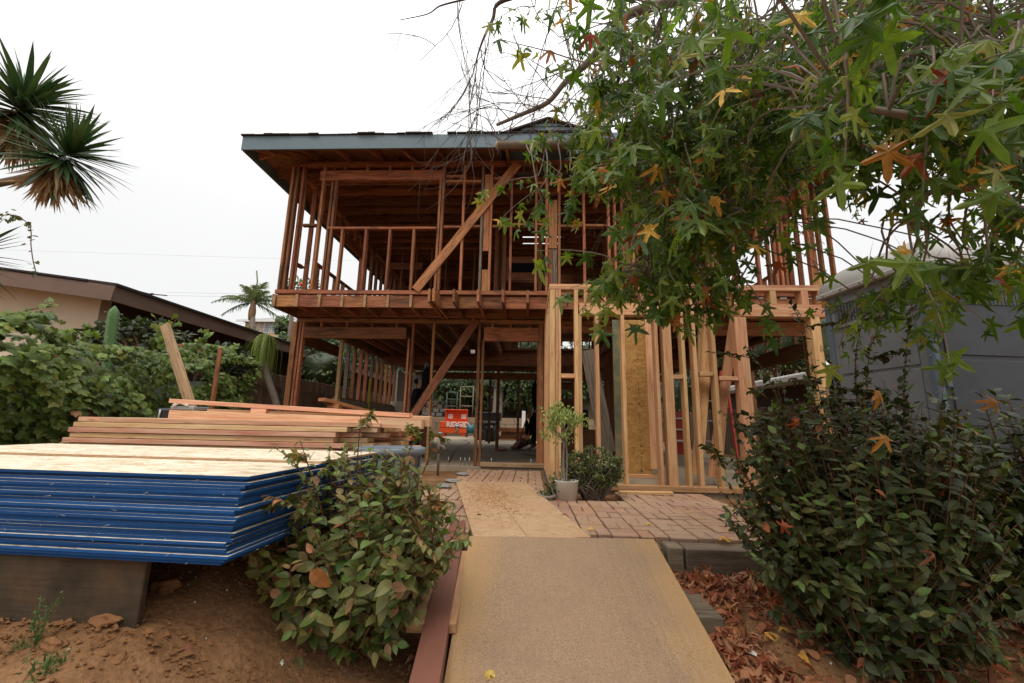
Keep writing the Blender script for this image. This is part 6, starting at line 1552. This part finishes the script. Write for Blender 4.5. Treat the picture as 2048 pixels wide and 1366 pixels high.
# ================================================================== LIQUIDAMBAR OVERHEAD
def gum():
    t = thing('sweetgum_tree', 'large star leaved tree overhanging from the right with green, yellow and red leaves', 'tree', (3.4, .6, -1.3))
    limbs = [([(3.4, .6, -1.5), (3.35, .7, 0), (3.2, .9, 1.6), at(2500, -250, 1.7), at(2200, -160, 2.1)], (.24, .16)),
             ([at(2200, -160, 2.1), at(1950, -40, 2.5), at(1760, 60, 2.8), at(1660, 150, 3.0), at(1628, 215, 3.05), at(1626, 292, 3.0)], (.12, .05)),
             ([at(1660, 150, 3.0), at(1690, 190, 2.95), at(1712, 240, 2.9), at(1690, 250, 2.9)], (.045, .03)),
             ([at(1660, 150, 3.0), at(1560, 175, 3.0), at(1470, 190, 3.05), at(1360, 240, 3.05), at(1290, 270, 3.0), at(1238, 285, 3.0), at(1120, 288, 3.0), at(996, 290, 3.0)], (.045, .026)),
             ([at(1950, -40, 2.5), at(1700, -60, 2.7), at(1450, -20, 3.0), at(1280, 20, 3.2), at(1240, 45, 3.2), at(1205, 90, 3.2), at(1170, 130, 3.2), at(1130, 165, 3.2), at(1095, 205, 3.2), at(1040, 230, 3.2), at(993, 250, 3.2)], (.05, .011)),
             ([at(1450, -20, 3.0), at(1330, -15, 3.0), at(1180, -30, 3.1), at(1010, 0, 3.3), at(985, 40, 3.3), at(962, 90, 3.3), at(945, 150, 3.3)], (.03, .004)),
             ([at(1010, -20, 3.3), at(925, 0, 3.4), at(880, 12, 3.4), at(855, 28, 3.4), at(800, 40, 3.4)], (.01, .003)),
             ([at(2200, -160, 2.1), at(2060, 60, 1.7), at(1950, 180, 1.5), at(1850, 230, 1.4), at(1700, 210, 1.45)], (.04, .008)),
             ([at(2400, 100, 1.6), at(2100, 260, 1.5), at(1950, 370, 1.6), at(1860, 385, 1.7), at(1810, 440, 1.75)], (.03, .005)),
             ([at(1760, 60, 2.8), at(1600, 40, 2.6), at(1450, 110, 2.5), at(1330, 130, 2.5), at(1200, 190, 2.6)], (.03, .006)),
             ([at(1628, 215, 3.05), at(1550, 330, 2.8), at(1450, 420, 2.6), at(1350, 520, 2.5), at(1310, 580, 2.45)], (.022, .005)),
             ([at(1628, 215, 3.05), at(1600, 340, 2.8), at(1530, 470, 2.6), at(1480, 560, 2.5)], (.018, .004))]
    paths = []
    for pts, (r0, r1) in limbs:
        sp_ = smooth_path([Vector(p) for p in pts], 6); paths.append((sp_, taper(len(sp_), r0, r1)))
    for nm, sel in (('trunk', [0]), ('limb', [1]), ('limb', [2]), ('limb', [3]), ('limb', [4]), ('branch', [5]), ('branch', [6]), ('branch', [7]), ('branch', [8]), ('branch', [9]), ('branch', [10]), ('branch', [11])):
        V, F = tube_geo([paths[i] for i in sel], 8); obj(nm, V, F, 'bark_grey' if sel[0] < 4 else 'twig_grey' if sel[0] != 6 and sel[0] != 5 else 'twig_dark', t, True)
    for p, r in ((at(1626, 293, 3.0), .052), (at(994, 290, 3.0), .028)): lump('cut_end', p, (r * .5, r, r), 'cut_end', t, 2, .1)
    # bare twigs: drooping wisps left of the crown
    tw = []
    def wisp(p, d, L0, r, depth):
        pts = [p]; q = Vector(p); d = Vector(d).normalized(); n = 9; cv = Vector((J(.12), J(.08), random.uniform(-.10, .06)))
        for k in range(n): d = (d + cv + Vector((J(.10), J(.10), J(.10)))).normalized(); q = q + d * (L0 / n); pts.append(q.copy())
        tw.append((pts, taper(n + 1, r, r * .4)))
        if depth:
            for k in range(random.randint(2, 3)):
                i = random.randint(2, n - 1); dd = (pts[i] - pts[i - 1]).normalized() + Vector((random.uniform(-.9, .9), J(.5), random.uniform(-.8, .5))); wisp(pts[i], dd, L0 * random.uniform(.4, .75), r * .62, depth - 1)
    for (x, y, dx, dz, L0) in ((985, 40, -.2, -1, .8), (962, 100, -.1, -1, .75), (950, 150, .1, -1, .6), (945, 150, -.3, -1, .5), (1180, -20, -.1, -1, .8), (1120, -10, -.2, -1, .9), (1060, -10, .1, -1, .7), (915, 0, .0, -1, .8), (920, 2, -.2, -1, .5), (1100, 200, -.8, .3, .5), (1060, 222, -.7, .5, .5), (1020, 240, -.5, .8, .5), (1130, 160, -.6, .2, .6), (1000, 285, -.3, .9, .6), (1015, 286, .1, 1, .45), (1060, 285, -.2, 1, .5), (1010, 285, -.6, .7, .55), (1190, 285, .05, 1, .9), (1195, 60, -.4, -.8, .8), (1230, 50, -.2, -1, .8), (1080, 287, .3, .8, .4), (1260, 330, -.6, -.8, .55), (1245, 380, -.5, -.8, .5), (1280, 350, -.7, -.6, .55), (1000, 286, .5, .5, .4), (1150, 140, -.9, -.3, .6), (1290, 10, -.1, -1, .8), (955, 120, -.1, -1, .8), (940, 160, .0, -1, .6), (970, 80, .1, -1, .9), (925, 5, .1, -1, .9), (935, 170, -.3, -1, .55), (1080, 215, -.6, .2, .6), (1110, 190, -.7, .5, .6), (1045, 230, -.8, .2, .5), (1215, 80, -.6, -.5, .7), (1220, 290, .0, 1, .8)):
        wisp(at(x, y, 3.15 + J(.15)), (dx, J(.3), dz), L0, .0046, 2)
    V, F = tube_geo(tw, 4); o = obj('bare_twigs', V, F, 'twig_dark', t); o['kind'] = 'stuff'; o.name = 'twig_growth'
    # leafy sprays; those out of frame are added to shade the right side
    reg = [(1490, 120, 300, 140, 1.7, 3.3, 104), (1390, 280, 150, 120, 2.0, 3.2, 46), (1800, 110, 260, 120, 1.4, 2.9, 84), (1650, 60, 380, 110, 1.8, 3.4, 70), (1900, -160, 500, 140, 1.0, 2.6, 22), (2330, 200, 240, 320, 1.2, 2.4, 34), (2500, 700, 250, 250, 1.6, 2.6, 20), (1860, 110, 220, 130, 1.15, 2.2, 40), (1290, 200, 130, 150, 2.1, 3.2, 44), (1380, 355, 140, 90, 1.9, 3.0, 42), (1345, 480, 80, 65, 2.0, 2.8, 26), (1310, 545, 70, 30, 2.1, 2.7, 8), (1440, 540, 70, 30, 2.2, 2.6, 5), (1460, 400, 110, 65, 1.9, 2.9, 24), (1590, 295, 110, 75, 1.8, 2.9, 20),
           (1930, 240, 150, 90, 1.2, 2.2, 24), (1960, 430, 110, 60, 1.3, 2.2, 7), (1790, 500, 80, 40, 1.6, 2.3, 4), (1110, 25, 50, 30, 2.6, 3.2, 4), (1085, 320, 25, 50, 2.5, 3.0, 4), (1130, 345, 60, 25, 2.5, 3.0, 3), (1175, 230, 60, 60, 2.6, 3.2, 6), (1420, 555, 50, 20, 2.2, 2.6, 2), (1480, 560, 40, 20, 2.2, 2.6, 1), (1260, 530, 30, 35, 2.2, 2.7, 3), (1600, 120, 250, 160, 2.6, 3.8, 40), (1660, 250, 120, 50, 2.2, 3.2, 6), (1920, 530, 130, 60, 1.6, 2.5, 12), (1770, 570, 70, 60, 2.0, 2.7, 6)]
    P, T, N_, S, M, paths = [], [], [], [], [], []
    lim = [p for pts, _ in limbs for p in smooth_path([Vector(q) for q in pts], 4)]
    for cx, cy, rx, ry, d0, d1, n in reg:
        for k in range(n):
            a = random.uniform(0, 6.283); rr = math.sqrt(random.random()); dep = random.uniform(d0, d1)
            p0 = at(cx + rx * rr * math.cos(a), cy + ry * rr * math.sin(a), dep)
            d = Vector((random.gauss(-.35, .6), random.gauss(-.1, .6), random.gauss(-.45, .45))).normalized(); L0 = random.uniform(.22, .48); n_ = 8; pts = [p0]; q = p0.copy()
            for s in range(n_): d = (d + Vector((J(.12), J(.12), -.07 + J(.08)))).normalized(); q = q + d * (L0 / n_); pts.append(q.copy())
            src = min(lim, key=lambda v: (v - p0).length_squared)
            if (src - p0).length < .9: 
                sp2 = smooth_path([src, src.lerp(p0, .55) + Vector((J(.05), J(.05), .07)), p0] + pts[2::2], 2); paths.append((sp2, taper(len(sp2), .0055, .002)))
            else: paths.append((pts, taper(n_ + 1, .004, .002)))
            nl = random.randint(8, 13)
            for s in range(nl):
                f = .15 + .85 * s / (nl - 1); i = min(n_ - 1, int(f * n_)); b0 = pts[i].lerp(pts[i + 1], f * n_ - i)
                out_ = Vector(norm(rv())); pd = (out_ * .8 + d * .4 + Vector((0, 0, -.25))).normalized(); sz = random.choice((random.uniform(.04, .07), random.uniform(.06, .11), random.uniform(.075, .13)))
                tip = (pd * .5 + Vector((J(.35), J(.35), -.75))).normalized(); base = b0 + pd * sz * .45
                P.append(base); T.append(tip); N_.append(Vector((J(.7), -.35 + J(.7), .75)) + out_ * .45); S.append(sz); r = random.random(); M.append(1 if r < .034 else 2 if r < .05 else 3 if r < .062 else 0)
    for (x, y, dep, sz, mt) in ((1740, 1010 - 500, 1.35, .10, 0), (1830, 505, 1.1, .12, 0), (1870, 520, 1.15, .11, 0), (1383, 340, 2.0, .13, 1), (1440, 388, 1.95, .12, 2), (1402, 405, 1.98, .11, 1), (1340, 380, 2.1, .10, 2), (1505, 165, 1.9, .13, 2), (1610, 15, 1.5, .11, 2), (1890, 130, 1.2, .12, 1), (1880, 165, 1.3, .11, 1), (1775, 30, 1.6, .13, 1), (1410, 100, 2.0, .11, 1), (1470, 180, 2.0, .12, 1), (1780, 280, 1.3, .13, 1), (1850, 300, 1.3, .12, 1), (1800, 490, 1.3, .09, 2), (1300, 440, 2.2, .11, 1), (1285, 470, 2.2, .10, 1), (1275, 550, 2.1, .09, 1), (1690, 250, 2.0, .11, 1), (1560, 520, 2.2, .09, 1)):
        P.append(at(x, y, dep)); T.append(Vector((J(.8), .1, -.6))); N_.append(Vector((J(.4), -1, .3 + J(.3)))); S.append(sz); M.append(mt)
    foliage(t, 'gum', [star_leaf(c_, k_) for k_, c_ in enumerate((.1, .3, .5, .0, .7, .2, .4))], np.array(P), np.array(T), np.array(N_), np.array(S), np.array(M), ['gum_leaf', 'gum_red', 'yellow_leaf', 'dry_leaf'], 300, cell=18)
    V, F = tube_geo(paths, 4); o = obj('spray_twigs', V, F, 'twig_grey', t); o['kind'] = 'stuff'; o.name = 'twig_growth'
gum()

# ================================================================== FALLEN LEAVES, STONES, WEEDS, LITTER
def litter(name, label, n, fx, mats, size, kind='stuff', temps=None):
    P, T, N_, S = [], [], [], []
    for k in range(n):
        x, y = fx(); z = gz(x, y) + .018 + random.random() * .03
        P.append((x, y, z)); a = random.uniform(0, 6.28); T.append((math.cos(a), math.sin(a), J(.9))); N_.append((J(1.3), J(1.3), 1)); S.append(random.uniform(*size))
    o = joined(name, temps or [star_leaf(.9, 11), star_leaf(1.3, 12), star_leaf(-.8, 13), oval_leaf(.6, .5, .6), oval_leaf(.5, -.6, -.5)], np.array(P), np.array(T), np.array(N_), np.array(S), RNG.random(n), RNG.integers(0, len(mats), n), mats, None, kind)
    tag(o, label, 'leaf litter'); return o
def f_step():
    if random.random() < .62: return random.uniform(.88, 1.75), 3.16 - abs(random.gauss(0, .24))
    return random.uniform(.93, 1.2) + J(.05), random.uniform(2.05, 2.52)
litter('leaf_litter', 'red brown drift of fallen star leaves below the patio timber', 620, f_step, ['dry_leaf'] * 14 + ['gum_red'], (.045, .09))
litter('leaf_litter', 'dark fallen leaves scattered under the right shrubs', 520, lambda: (random.uniform(1.1, 3.1), random.uniform(1.7, 3.1)), ['dry_leaf'] * 12 + ['yellow_leaf'], (.04, .08))
litter('leaf_litter', 'few dry leaf scraps beside the ramp planks', 46, lambda: (random.uniform(-.62, -.30), random.uniform(1.6, 2.9)), ['dry_leaf'], (.025, .05))
FL = [(965, 1352, -1.055, 'yellow_leaf', .10, 'pale yellow star leaf at the bottom of the ramp board'), (962, 1028, -.775, 'gum_red', .085, 'curled orange leaf on the left path board'), (1126, 1028, -.77, 'gum_red', .075, 'small orange leaf on the right edge of the path boards'), (1290, 1046, -.79, 'yellow_leaf', .09, 'yellow leaf lying mid way across the brick patio'), (1436, 1077, -.79, 'yellow_leaf', .11, 'yellow leaf near the timber edge at the right of the bricks'), (1177, 1060, -.79, 'yellow_leaf', .06, 'small yellow leaf by the front corner of the path boards'), (1121, 1001, -.79, 'gum_red', .06, 'small orange leaf in front of the white pot'), (397, 1197, -.80, 'dry_leaf', .075, 'orange brown star leaf on the dirt right of the old board'), (381, 1306, -.80, 'dry_leaf', .06, 'crumpled pink brown leaf low on the left dirt'), (1430, 1158, -1.0, 'yellow_leaf', .13, 'big pale tan star leaf on the red drift below the timber'), (1490, 1292, -1.12, 'gum_red', .13, 'large orange leaf lying beside the ramp lower right'), (1518, 1318, -1.13, 'dry_leaf', .12, 'rust leaf near the grey scrap by the ramp'), (1478, 1270, -1.08, 'gum_red', .10, 'bright red curled leaf beside the ramp right edge'), (1405, 1218, -1.03, 'gum_red', .05, 'small red leaf on the grey timber step'), (1470, 1050, -.60, 'gum_red', .06, 'orange leaf caught at the left edge of the right shrub')]
for k, (x, y, z, mt, sz, lab) in enumerate(FL):
    p = onZ(x, y, z); tv, tf = star_leaf(.6, 20 + k); me_ = mesh('leaf', tv, tf, mt)
    M = Matrix.Translation(p + Vector((0, 0, .012))) @ Matrix.Rotation(random.uniform(0, 6.28), 4, 'Z') @ Matrix.Rotation(J(.35), 4, 'X') @ Matrix.Scale(sz, 4)
    tag(put(bpy.data.objects.new('fallen_leaf', me_), None, M), lab, 'leaf', 'single fallen leaves')
# gum leaves caught in the shrubs
for k, (x, y, Y, sz, mt, lab) in enumerate(((1748, 772, 1.9, .11, 'gum_red', 'orange yellow star leaf caught high in the right shrub'), (1778, 870, 1.75, .075, 'gum_red', 'orange star leaf caught mid height in the right shrub'), (1596, 836, 2.1, .07, 'gum_red', 'rusty leaf caught on the upper left of the right shrub'), (1995, 796, 1.9, .08, 'gum_red', 'orange star leaf hanging before the toilet door'), (1572, 1046, 1.85, .06, 'dry_leaf', 'small orange leaf low on the left of the right shrub'), (1868, 1102, 1.6, .06, 'dry_leaf', 'rust leaf low in the middle of the right shrub'), (620, 1140, 1.55, .09, 'gum_red', 'large orange leaf hanging in the left shrub'))):
    p = onY(x, y, Y); tv, tf = star_leaf(.95, 50 + k) if k < 6 else oval_leaf(.6, .1, .3); me_ = mesh('leaf', tv, tf, mt)
    x_, y_, z_ = axes(np.array([[J(1), J(.6), -.6]]), np.array([[J(.9), -.6, .7]])); M = Matrix.Identity(4)
    for r in range(3): M[r][0] = x_[0][r] * sz; M[r][1] = y_[0][r] * sz; M[r][2] = z_[0][r] * sz; M[r][3] = p[r]
    tag(put(bpy.data.objects.new('caught_leaf', me_), None, M), lab, 'leaf', 'tree leaves caught in the shrubs')
def ground_pt(x, y):
    r = ray(x, y); d = .5
    while d < 8:
        p = r * d
        if p.z < gz(p.x, p.y): return p
        d += .01
    return r * 3
for k, (x, y, r, mt, lab) in enumerate(((108, 1297, (.066, .026, .024), 'clod', 'long tan stone among the weeds lower left'), (237, 1324, (.026, .022, .016), 'clod', 'round brown clod on the dirt lower left'), (222, 1240, (.070, .05, .026), 'clod', 'broken clod against the foot of the old board'), (150, 1226, (.06, .05, .022), 'clod', 'flat clod left of the broken one at the old board'), (782, 1232, (.085, .07, .06), 'clod', 'large clod under the right side of the left shrub'), (600, 1312, (.03, .03, .02), 'clod', 'small clod on the dirt below the left shrub'), (330, 1180, (.05, .04, .03), 'clod', 'clod in the shade under the sheet stack'), (560, 1328, (.022, .016, .012), 'pale_chip', 'white flint flake on the dirt below the left shrub'), (462, 1284, (.012, .009, .006), 'pale_chip', 'tiny white chip right of the pink brown leaf'), (20, 1330, (.014, .01, .008), 'pale_chip', 'grey pebble by the weeds at the far left'))):
    p = ground_pt(x, y); o = lump('stone', p + Vector((0, 0, r[2] * .4)), r, mt, None, 3, .45, 1.5, k); o.rotation_euler.z = random.uniform(-.6, .6); tag(o, lab, 'stone', 'stones and clods on the dirt')
scr = onZ(1505, 1318, -1.10); tv, tf = oval_leaf(.42, .2, .3)
tag(obj('dry_leaf', tv * .11, tf, 'pale_chip', None, mat=Matrix.Translation(scr + Vector((.0, -.05, .035))) @ Matrix.Rotation(.35, 4, 'Z')), 'pale grey withered leaf on the drift beside the ramp', 'leaf')
# crumbs and chips over the dirt
V, F = [], []
for k in range(6000):
    x, y = random.uniform(-3.2, -.35) if random.random() < .7 else random.uniform(.9, 2.6), random.uniform(1.1, 2.7)
    s = abs(random.gauss(0, .0042)) + .002; c = Vector((x, y, gz(x, y) + .014 * noise.noise(Vector((x, y, 0)) * 9) + .03 * noise.noise(Vector((x, y, 0)) * 3.1) + .008)); n0 = len(V)
    pts = [Vector((math.cos(a) * s * random.uniform(.6, 1.4), math.sin(a) * s * random.uniform(.6, 1.4), 0)) for a in (0, 1.6, 3.1, 4.7)]
    V += [c + p for p in pts] + [c + Vector((0, 0, s * .9)), c - Vector((0, 0, s))]
    for i in range(4): F += [(n0 + i, n0 + (i + 1) % 4, n0 + 4), (n0 + (i + 1) % 4, n0 + i, n0 + 5)]
idx = []
for k in range(6000): idx += [1 if random.random() < .02 else 0] * 8
o = obj('soil_crumbs', V, F, ['clod', 'pale_chip'], None, False, idx); tag(o, 'loose crumbs and pale chips scattered over the dirt', 'crumbs', None, 'stuff')
def weed(name, x, y, label, n, h, r, temps='blade'):
    p = ground_pt(x, y); t = thing(name, label, 'weed', p)
    d = np.stack([RNG.normal(0, 1, n), RNG.normal(0, 1, n), np.abs(RNG.normal(.9, .5, n))], -1)
    P_ = np.array(p) + rv(n, 1) * [r, r, .004]
    foliage(t, 'weed', [blade_leaf(.12, .25, 3)], P_, d, rv(n, .5) + [0, 0, 1], RNG.uniform(h * .5, h, n), np.zeros(n, int), ['weed_leaf'], 40, cell=4)
    return t, p
weed('weed', 105, 1335, 'feathery green weed tuft lowest on the left dirt', 260, .055, .028)
weed('weed', 38, 1298, 'small weed sprig at the far left of the dirt', 60, .05, .014)
t, p = weed('weed', 72, 1290, 'tall thin flowering weed beside the long tan stone', 60, .045, .02)
paths = []; e_ = []
for k in range(7):
    e = p + Vector((J(.06), J(.05), random.uniform(.06, .17))); paths.append(([p, p.lerp(e, .5) + Vector((J(.01), 0, .01)), e], .0016)); e_.append(e)
V, F = tube_geo(paths, 4); obj('stalk', V, F, 'weed_leaf', t)
n = 90; P_ = np.array([p.lerp(e_[k % 7], random.uniform(.3, 1)) for k in range(n)]) + rv(n, .006); foliage(t, 'weed', [small_leaf()], P_, rv(n), rv(n) + [0, 0, 1], RNG.uniform(.008, .018, n), np.zeros(n, int), ['weed_leaf'], 0)
gp = ground_pt(2020, 1340); t = thing('grass_tuft', 'few long pale grass blades at the lower right corner', 'grass', gp)
for k in range(4): 
    e = gp + Vector((-.10 + .02 * k, .02 * k, .16 + .03 * k)); V = [gp + Vector((-.006, 0, 0)), gp + Vector((.006, 0, 0)), gp.lerp(e, .5) + Vector((.005, 0, .02)), gp.lerp(e, .5) + Vector((-.005, 0, .02)), e]; obj('blade', V, [(0, 1, 2, 3), (3, 2, 4)], 'bush_tip', t)

# grit, scraps and sawdust trodden on to the boards
def grit(name, label, n, pt, mats, s0, s1, flat=.35):
    V, F, idx = [], [], []
    for k in range(n):
        c = pt(); s = random.uniform(s0, s1) * random.uniform(.5, 1); a0 = random.uniform(0, 6.28); n0 = len(V); st = random.uniform(1, 2.2)
        for i in range(4):
            a = a0 + i * 1.571; V.append(c + Vector((math.cos(a) * s * (st if i % 2 else 1), math.sin(a) * s * (st if i % 2 else 1), 0)))
        V.append(c + Vector((0, 0, s * flat)))
        for i in range(4): F.append((n0 + i, n0 + (i + 1) % 4, n0 + 4))
        idx += [random.randrange(len(mats))] * 4
    tag(obj(name, V, F, mats, None, False, idx), label, 'grit', None, 'stuff')
def on_ramp():
    u = random.random(); t = random.random() ** 1.3
    return tl.lerp(tr, u) + dv * (2.0 * t) + Vector((0, 0, .0015))
grit('ramp_grit', 'specks of soil and wood trodden over the ramp board', 520, on_ramp, ['clod', 'stem_brown', 'osb_gold', 'old_wood_inner'], .0010, .0042)
def on_path():
    p = A.lerp(B, .45).lerp(D.lerp(C, .30), .35 + random.gauss(0, .17)); return p + Vector((random.gauss(0, .16), 0, .004))
grit('sawdust', 'reddish sawdust spilled over the middle of the path boards', 2600, on_path, ['old_wood', 'old_wood', 'new_wood'], .004, .011, .15)
def on_brick():
    p = onZ(random.uniform(860, 1440), random.uniform(985, 1075), -.80); return p + Vector((0, 0, .008))
grit('patio_grit', 'bits of soil and chippings scattered on the bricks', 500, on_brick, ['clod', 'stone', 'pale_chip', 'stem_brown'], .002, .007)
def by_board():
    x = random.uniform(-3.4, -1.35); y = 1.69 - abs(random.gauss(0, .07)); return Vector((x, y, gz(x, y) + .012))
V, F = [], []
for k in range(1100):
    c = by_board() if k < 450 else ground_pt(random.uniform(0, 860), random.uniform(1255, 1360)); s = abs(random.gauss(0, .0055)) + .0025; n0 = len(V)
    dirs = [(1, 0, 0), (0, 1, 0), (-1, 0, 0), (0, -1, 0), (0, 0, .8), (0, 0, -.8), (.6, .6, .5), (-.6, .5, .5)]
    for d_ in dirs[:6]: V.append(c + Vector(d_) * s * random.uniform(.6, 1.4) + Vector((J(.3), J(.3), J(.2))) * s)
    for i in range(4): F += [(n0 + i, n0 + (i + 1) % 4, n0 + 4), (n0 + (i + 1) % 4, n0 + i, n0 + 5)]
tag(obj('soil_clods', V, F, 'clod', None), 'crumbly soil clods heaped along the foot of the old board', 'clods', None, 'stuff')

# splinters fraying from the sheet edges
V, F = [], []
for k in range(110):
    q = random.random(); z = SZ - TH * random.uniform(.3, NSH)
    loc = Vector((-random.uniform(.0, 2.0), -.006, z)) if q < .7 else Vector((.004, random.uniform(0, .9), z))
    c = Mst @ loc; dr = Vector((random.uniform(-1, 1), -.5 if q < .7 else J(.6), random.uniform(-.35, .35))).normalized() * random.uniform(.006, .024); w = Vector((0, 0, .0011)); n0 = len(V)
    V += [c - w, c + w, c + dr, c + Vector((0, .002, 0))]; F += [(n0, n0 + 1, n0 + 2), (n0 + 3, n0, n0 + 2)]
tag(obj('splinters', V, F, 'osb_pale', None), 'pale splinters fraying from the blue sheet edges', 'splinters', None, 'stuff')
